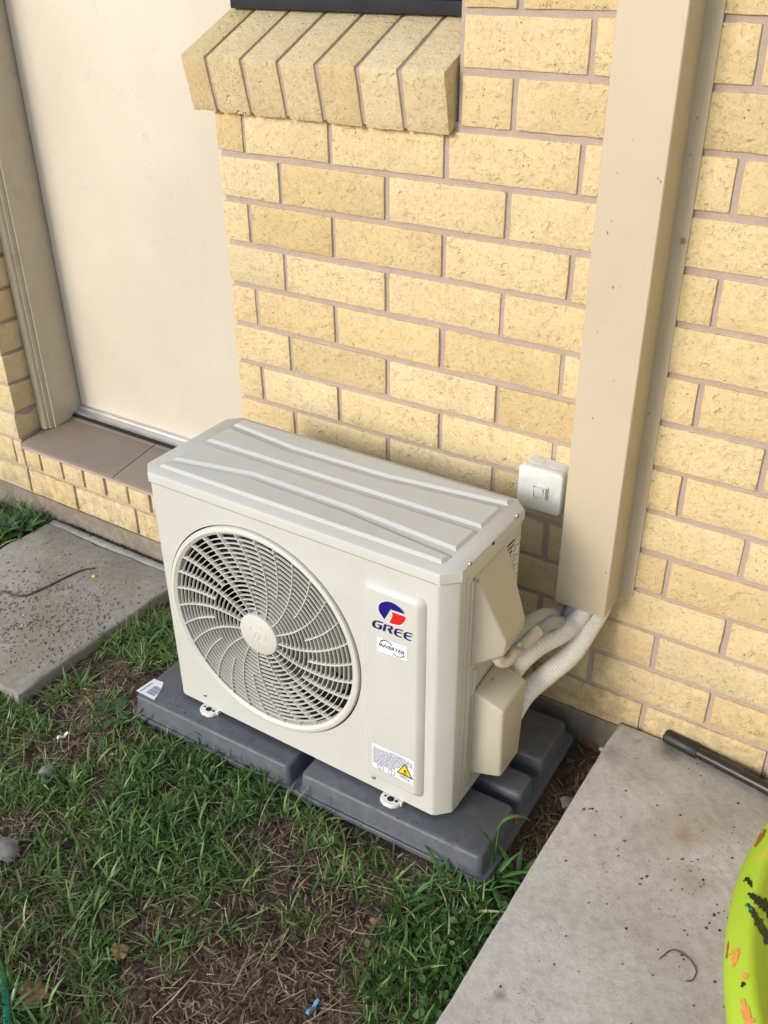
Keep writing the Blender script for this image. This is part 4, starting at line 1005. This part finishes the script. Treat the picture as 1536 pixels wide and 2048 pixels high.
blades(sample(7000, -0.95, 0.555, -1.45, -0.42, lambda x,y: 0.45+0.55*max(0,0.9-dens(x,y))), 0.008, 0.034, 0.0009, 0.0026, (1.45,0.1), (0.05,0.15), lambda n: nrs.beta(1.8,2.0,n), 'dry_straw', 'straw', 'dry straw and dead grass lying on the bare soil', True, 0.004, 'straw')
blades(sample(380, -0.95, 0.555, -1.45, -0.42, lambda x,y: 0.3+0.7*max(0,0.8-dens(x,y))), 0.05, 0.11, 0.0010, 0.0022, (1.4,0.1), (0.05,0.15), lambda n: 0.4+0.6*nrs.beta(1.8,2.0,n), 'straw_stalks', 'straw', 'long pale straw stalks lying across the lawn', True, 0.010, 'straw')
blades(tufted(6100, 7, 0.012, -0.95, 0.555, -1.45, -0.43, lambda x,y: 0.2+0.8*max(0,0.95-dens(x,y))), 0.012, 0.05, 0.0012, 0.0032, (1.15,0.3), (0.5,0.5), lambda n: nrs.beta(1.5,2.6,n), 'dead_thatch', 'straw', 'matted brown dead grass between the green patches', False, 0.0, 'dead grass')
# strip of litter in the bed by the path
def litter(x, y): return 1.0 if (x > 0.478 and y > -0.46) else 0.0
blades(sample(420, 0.478, 0.556, -0.46, -0.02, lambda x,y: 0.3+0.7*(y<-0.15)), 0.012, 0.05, 0.0008, 0.0022, (1.4,0.12), (0.05,0.2), lambda n: nrs.beta(1.6,2.0,n), 'bed_litter', 'straw', 'dry plant litter in the narrow dirt bed beside the path', True, 0.004, 'straw')
# rough growth between the left slab and the pad, and by the wall at the far left
def side_growth(x, y): return max(0.0, 0.9*math.exp(-((x+0.50)/0.10)**2-((y+0.22)/0.12)**2)+0.5*noise.noise(Vector((x*14,y*14,3.3))))
blades(tufted(1500, 8, 0.010, -0.61, -0.375, -0.40, -0.02, side_growth), 0.025, 0.075, 0.0018, 0.0042, (0.8,0.35), (0.8,0.5), lambda n: np.clip(nrs.beta(1.8,2.4,n),0,0.97), 'corner_grass', 'grass', 'rough green grass in the corner between left slab and unit')
blades(sample(160, -0.61, -0.375, -0.40, -0.02, side_growth), 0.02, 0.06, 0.0009, 0.0018, (1.2,0.2), (0.5,0.5), lambda n: 0.5+0.5*nrs.rand(n), 'corner_straw', 'straw', 'pale dry stems tangled in the grass beside the left slab', False, 0.01, 'straw')
blades(tufted(1500, 8, 0.012, -1.62, -1.157, -0.42, -0.015, lambda x,y: math.exp(-((x+1.25)/0.14)**2-((y+0.12)/0.13)**2)), 0.03, 0.11, 0.002, 0.006, (0.75,0.35), (0.9,0.5), lambda n: np.clip(nrs.beta(1.8,3.2,n),0,0.9), 'wall_grass', 'grass', 'dark green grass growing by the wall left of the paving slab')
# small clover leaves
def leaflets(pts, rmin, rmax, name, mat, lab, cat):
    n = len(pts); P0 = np.array([(x, y, hground(x, y)) for x, y in pts]); K = 8
    P0[:, 2] += nrs.uniform(0.006, 0.030, n); R = nrs.uniform(rmin, rmax, n); az = nrs.uniform(0, 6.28, n)
    nx = nrs.normal(0, 0.38, n); ny = nrs.normal(-0.1, 0.38, n)
    V_ = np.zeros((n, K, 3))
    for k in range(K):
        a = 2*np.pi*k/K; lx = R*np.cos(a)*1.45; ly = R*np.sin(a)*(0.8-0.18*np.cos(a))
        X_ = lx*np.cos(az)-ly*np.sin(az); Y_ = lx*np.sin(az)+ly*np.cos(az)
        V_[:, k] = P0 + np.stack([X_, Y_, X_*nx+Y_*ny+0.25*np.abs(ly)], 1)
    base = (np.arange(n)*K)[:, None]
    Q = np.concatenate([base+np.array([[0,1,2,3]]), base+np.array([[0,3,4,7]]), base+np.array([[4,5,6,7]])], 0)
    o = mk_np(name, V_.reshape(-1,3), Q, MAT[mat], smooth=True, tint=np.repeat(nrs.beta(2,2,n), K))
    return props(o, lab, cat, kind='stuff')
cl_c = [(*gz(u, v), r) for u, v, r in ((980,1790,0.085),(900,1880,0.09),(860,1980,0.07),(1040,1730,0.045),(940,1960,0.05))]
leaflets(sample(650, 0.25, 0.556, -0.90, -0.40, lambda x,y: max(math.exp(-((x-a)**2+(y-b)**2)/(r*r)) for a,b,r in cl_c)), 0.0028, 0.0065, 'clover', 'clover', 'clump of small clover leaves along the concrete path edge', 'clover')
leaflets(sample(700, -0.75, 0.3, -1.1, -0.46, lambda x,y: max(0,dens(x,y)-0.9)), 0.002, 0.004, 'lawn_weeds', 'clover', 'tiny round weed leaves mixed into the lawn grass', 'weeds')
# crumbs of soil, grit, husks: deformed little solids
ICO = None
def crumbs(pts, zf, smin, smax, name, mat, lab, cat, squash=0.7, tf=None):
    t = (1+5**0.5)/2
    iv = np.array([(-1,t,0),(1,t,0),(-1,-t,0),(1,-t,0),(0,-1,t),(0,1,t),(0,-1,-t),(0,1,-t),(t,0,-1),(t,0,1),(-t,0,-1),(-t,0,1)])/1.9
    fi = np.array([(0,11,5),(0,5,1),(0,1,7),(0,7,10),(0,10,11),(1,5,9),(5,11,4),(11,10,2),(10,7,6),(7,1,8),(3,9,4),(3,4,2),(3,2,6),(3,6,8),(3,8,9),(4,9,5),(2,4,11),(6,2,10),(8,6,7),(9,8,1)])
    n = len(pts); S_ = smin+(smax-smin)*nrs.rand(n)**2.5; az = nrs.uniform(0,6.28,n)
    C0 = np.array([(x, y, zf(x, y)) for x, y in pts]); st_ = nrs.uniform(0.6,1.5,n)
    J_ = iv[None]*(1+nrs.uniform(-0.3,0.3,(n,12,1)))
    X_ = J_[...,0]*st_[:,None]; Y_ = J_[...,1]; Z_ = J_[...,2]*squash
    V_ = np.stack([X_*np.cos(az)[:,None]-Y_*np.sin(az)[:,None], X_*np.sin(az)[:,None]+Y_*np.cos(az)[:,None], Z_+squash*0.5], -1)*S_[:,None,None] + C0[:,None]
    Q = (np.arange(n)*12)[:,None,None] + fi[None]
    o = mk_np(name, V_.reshape(-1,3), Q.reshape(-1,3), MAT[mat], tint=np.repeat(tf(n) if tf else nrs.beta(2,2.5,n), 12))
    return props(o, lab, cat, kind='stuff')
crumbs(sample(9000, -0.95, 0.555, -1.45, -0.02, lambda x,y: max(0.05, min(1,0.75-dens(x,y)))), lambda x,y: hground(x,y)-0.001, 0.0008, 0.0055, 'soil_crumbs', 'clod', 'dark crumbly soil lumps on the bare patches', 'soil')
gpts = []
while len(gpts) < 2600:
    x, y = rnd.uniform(-1.12,-0.63), rnd.uniform(-0.55,-0.045)
    w_ = math.exp(-((x+0.80)/0.19)**2-((y+0.36)/0.15)**2) + 0.05
    if rnd.random() < w_: gpts.append((x, y))
crumbs(gpts, lambda x,y: 0.0398, 0.0006, 0.0040, 'slab_grit', 'grit', 'loose grit scattered over the left paving slab', 'grit', 0.5)
dpts = []
while len(dpts) < 420:
    x, y = rnd.uniform(0.57,1.1), rnd.uniform(-0.9,-0.03)
    if rnd.random() < 0.15+0.85*math.exp(-((x-0.84)/0.11)**2-((y+0.30)/0.13)**2): dpts.append((x, y))
crumbs(dpts, lambda x,y: 0.1098, 0.0005, 0.0027, 'path_debris', 'seed', 'seed husks and dirt specks on the concrete path', 'debris', 0.6, lambda n: nrs.beta(0.9,1.3,n))
crumbs([(rnd.uniform(PX0+0.02,PX1-0.02), rnd.choice((rnd.uniform(-0.45,-0.415), rnd.uniform(-0.45,-0.42)))) for _ in range(70)], lambda x,y: 0.0898, 0.0005, 0.0019, 'pad_dirt', 'clod', 'crumbs of soil on the front edge of the pad', 'dirt', 0.6)
crumbs([(rnd.uniform(-1.1,-0.63), -0.010-abs(rnd.gauss(0,0.006))) for _ in range(330)], lambda x,y: 0.036, 0.001, 0.005, 'wall_base_moss', 'clover', 'dark green moss along the wall base above the left slab', 'moss', 0.6, lambda n: 0.05*nrs.rand(n))

# ---- individual weeds: each leaf a part
def leaf_geo(base, az, length, width, rise, droop, n=7, fold=0.25, wav=0.0):
    V_ = []; p = Vector(base); el = rise
    for i in range(n):
        t = i/(n-1); el = rise - droop*t
        d = Vector((math.cos(az)*math.cos(el), math.sin(az)*math.cos(el), math.sin(el)))
        s_ = Vector((-math.sin(az), math.cos(az), 0)); up = d.cross(s_)*-1
        w_ = width*math.sin(math.pi*(0.08+0.92*t)**0.8)*(1+wav*math.sin(i*2.1)) if i < n-1 else width*0.03
        V_ += [p + s_*w_/2 - up*(-fold*w_/2), p, p - s_*w_/2 - up*(-fold*w_/2)]
        p = p + d*(length/(n-1))
    F_ = [(3*i+j, 3*i+j+1, 3*(i+1)+j+1, 3*(i+1)+j) for i in range(n-1) for j in range(2)]
    return V_, F_
def weed(name, u, v, leaves, label, mat='leaf', z=None, cat='weed', group=None):
    z0 = 0.03 if z is None else z
    p = P(u, v, 2, z0); zb = hground(p[0], p[1])-0.002 if z is None else z
    w_ = thing(name, (p[0], p[1], zb), label, cat, group)
    for (az, ln, wd, rise, droop) in leaves:
        V_, F_ = leaf_geo((p[0]+0.002*math.cos(az), p[1]+0.002*math.sin(az), zb), az, ln, wd, rise, droop, wav=0.05)
        mk('leaf', V_, F_, MAT[mat], w_, True)
    return w_
def rosette(k, ln, wd, rise, droop, seed, a0=0, a1=6.28):
    r_ = random.Random(seed)
    return [(a0+(a1-a0)*i/k+r_.uniform(-.3,.3), ln*r_.uniform(0.65,1.1), wd*r_.uniform(0.8,1.15), rise+r_.uniform(-.25,.25), droop+r_.uniform(-.3,.3)) for i in range(k)]
weed('broadleaf_weed', 232, 1432, rosette(9, 0.062, 0.020, 0.75, 0.9, 3), 'broad-leaved weed touching the left front corner of the grey pad', 'leaf2')
weed('broadleaf_weed', 190, 1490, rosette(5, 0.055, 0.014, 0.45, 0.8, 5), 'flat weed with pale narrow leaves left of the broad-leaved weed', 'leaf2')
weed('grass_tuft', 980, 1760, rosette(12, 0.105, 0.010, 1.0, 1.3, 8), 'leafy grass tuft at the right front corner of the pad', 'leaf')
weed('grass_tuft', 1035, 1745, rosette(9, 0.09, 0.011, 0.95, 1.0, 9), 'leafy grass tuft between pad corner and concrete path', 'leaf')
weed('grass_tuft', 900, 1790, rosette(8, 0.11, 0.009, 0.55, 0.8, 11, 1.6, 5.0), 'low broad-bladed grass tuft sprawling in front of the pad', 'leaf')
weed('grass_tuft', 545, 1575, rosette(10, 0.06, 0.004, 1.1, 0.9, 12), 'thin grass tuft growing against the pad front near the gap', 'leaf')
weed('grass_tuft', 430, 1500, rosette(12, 0.075, 0.0045, 1.1, 1.2, 13), 'thin grass tuft leaning on the pad front left block', 'leaf')
weed('grass_tuft', 165, 1365, rosette(9, 0.085, 0.007, 0.7, 0.9, 14), 'grass tuft at the broken edge of the left slab', 'leaf')
weed('grass_tuft', 290, 1290, rosette(13, 0.07, 0.006, 0.75, 1.0, 15), 'green tuft beside the left slab close to the unit', 'leaf')
weed('grass_tuft', 320, 1265, rosette(12, 0.08, 0.008, 0.9, 1.0, 16), 'dark green tuft in the corner between slab and unit', 'leaf2')
weed('grass_tuft', 110, 1395, rosette(9, 0.07, 0.006, 0.8, 1.0, 17), 'grass tuft at the front corner of the left slab', 'leaf')
weed('grass_tuft', 20, 2030, rosette(12, 0.08, 0.005, 0.9, 1.1, 18), 'bright grass tuft over the green hose end', 'leaf')
weed('grass_tuft', 620, 1760, rosette(7, 0.05, 0.006, 0.45, 0.6, 19), 'small flat star shaped tuft in the dry middle of the lawn', 'leaf2')
weed('leafy_weed', 45, 1062, rosette(16, 0.085, 0.030, 0.8, 1.0, 21), 'dark leafy weed growing left of the paving slab by the wall', 'leaf2', z=0.02)
weed('leafy_weed', 5, 1075, rosette(14, 0.10, 0.026, 0.8, 1.1, 22), 'dark leafy weed cut off by the left picture edge', 'leaf2', z=0.02)
weed('leafy_weed', 80, 1055, rosette(10, 0.10, 0.010, 0.5, 0.6, 23), 'long-bladed weed reaching over the corner of the paving slab', 'leaf2', z=0.02)
# tall bent stalk
tp = P(986, 1735, 2, 0.03)
tw_ = thing('grass_stalk', (tp[0], tp[1], 0.02), 'tall single grass stalk with a drooping tip at the pad corner', 'grass')
stem = bez([(tp[0],tp[1],0.02), (tp[0]+0.001,tp[1]+0.004,0.08), (tp[0]+0.002,tp[1]+0.008,0.135)], 8)
MB().tube(stem, 0.0011, 6).build('stem', MAT['leaf'], tw_, smooth=True)
V_, F_ = leaf_geo((tp[0]+0.002,tp[1]+0.008,0.132), 0.6, 0.085, 0.0075, 1.35, 2.9, 11); mk('leaf', V_, F_, MAT['leaf'], tw_, True)
V_, F_ = leaf_geo((tp[0]+0.001,tp[1]+0.004,0.075), 3.6, 0.075, 0.008, 1.2, 0.5, 9); mk('leaf', V_, F_, MAT['leaf'], tw_, True)
# dry leaves
def dry_leaf(u, v, s, seed, label):
    r_ = random.Random(seed); p = P(u, v, 2, 0.05); n = 16; V_ = [(p[0],p[1],0.049)]; 
    for k in range(n):
        a = 2*math.pi*k/n; R_ = s*(0.7+0.45*r_.random())*(1.0 if k % 2 else 0.8)
        V_.append((p[0]+R_*math.cos(a), p[1]+R_*0.85*math.sin(a), 0.046+0.25*s*r_.uniform(-0.6,0.9)))
    o = mk('dry_leaf', V_, [(0, k, k % n + 1) for k in range(1, n+1)], MAT['dry_leaf'], None, True); props(o, label, 'leaf', 'dead leaves on the lawn')
dry_leaf(65, 1985, 0.033, 1, 'large curled brown leaf beside the green hose')
dry_leaf(238, 1900, 0.019, 2, 'smaller dead brown leaf right of the large curled leaf')
dry_leaf(410, 1738, 0.010, 3, 'tiny dead leaf in the middle of the lawn')
dry_leaf(752, 1840, 0.012, 4, 'dead leaf in the grass below the right foot of the unit')
# stones
def stone(u, v, s, seed, label, name='stone', mat='stone', z=None):
    z0 = 0.035 if z is None else z
    p = P(u, v, 2, z0); t_ = bmesh.new(); bmesh.ops.create_icosphere(t_, subdivisions=2, radius=s)
    V_ = []
    for w_ in t_.verts:
        c = w_.co; k = 1+0.35*noise.noise(c*(1.6/s)+Vector((seed,0,0))); V_.append((p[0]+c.x*k*1.2, p[1]+c.y*k, z0+c.z*k*0.65+s*0.3))
    t_.verts.index_update(); F_ = [[q_.index for q_ in f_.verts] for f_ in t_.faces]; t_.free()
    o = mk(name, V_, F_, MAT[mat], None, True, 45); props(o, label, name.replace('_',' ') if name != 'stone' else 'stone')
stone(12, 1705, 0.024, 1, 'half buried grey stone at the left picture edge')
stone(95, 1545, 0.014, 2, 'small pale grey stone in the grass')
stone(900, 1738, 0.011, 3, 'fluffy grey lump at the front corner of the pad', 'fluff')
stone(1185, 1487, 0.020, 4, 'dark brown stone in the bed under the wall', 'stone', 'twig', 0.005)
stone(1205, 1500, 0.006, 5, 'tiny white pebble next to the path corner', 'pebble', 'paper', 0.01)
stone(188, 1153, 0.0045, 6, 'tiny yellow pebble on the left slab', 'pebble', 'yellow', 0.041)
stone(798, 1737, 0.0038, 7, 'tiny reddish berry on the soil in front of the pad', 'berry', 'red', 0.035)
# scraps
def scrap(u, v, l, w_, az, mat, label, name, z=0.045):
    p = P(u, v, 2, z); V_ = []; F_ = []
    for i in range(6):
        t = i/5-0.5; x = l*t; yy = w_/2*(1-0.3*abs(t)); zz_ = 0.004*math.sin(i*1.7)
        for s_ in (-1, 0, 1): V_.append((p[0]+x*math.cos(az)-s_*yy*math.sin(az), p[1]+x*math.sin(az)+s_*yy*math.cos(az), z+zz_+0.0025*(1-abs(s_))))
        if i: 
            for j in (0,1): F_.append((3*i-3+j, 3*i-2+j, 3*i+1+j, 3*i+j))
    o = mk(name, V_, F_, MAT[mat], None, True); props(o, label, 'litter')
scrap(125, 1472, 0.024, 0.008, 1.2, 'paper', 'small white scrap on the soil near the left slab', 'white_scrap')
scrap(625, 2015, 0.028, 0.007, 1.5, 'wrapper', 'small blue wrapper strip on bare soil at bottom', 'blue_wrapper', 0.04)
scrap(1032, 1642, 0.016, 0.005, 2.0, 'red', 'red plastic bit on the pad flange beside the bed', 'red_scrap', 0.05)
scrap(1145, 1605, 0.045, 0.03, 0.6, 'stone', 'grey crumpled scrap in the bed beside the path', 'grey_scrap', 0.02)
# twig on the left slab, wire loop, hose
def rod(name, pix, z, r_, mat, label, cat, n=8):
    L_ = [tuple(P(u, v, 2, z)) for u, v in pix]
    o = MB().tube(bez(L_, 8), r_, n).build(name, MAT[mat], None, smooth=True); props(o, label, cat); return o
rod('dry_root', [(0,1182),(45,1192),(90,1175),(130,1155),(165,1140),(190,1136)], 0.0425, 0.0028, 'twig', 'thin brown root lying across the left slab', 'root')
rod('black_wire', [(875,1905),(872,1925),(852,1945),(825,1955)], 0.052, 0.0013, 'black', 'thin black wire loop lying in the grass', 'wire')
rod('dry_twig', [(1318,1918),(1345,1900),(1375,1915),(1392,1940),(1385,1960),(1372,1962)], 0.1115, 0.0009, 'twig', 'thin curled dry stem on the concrete path', 'twig')
rod('garden_hose', [(-60,1840),(-14,1900),(6,1960),(16,2020),(12,2090),(-20,2160)], 0.042, 0.0078, 'hose', 'green garden hose at the lower left corner', 'hose', 16)
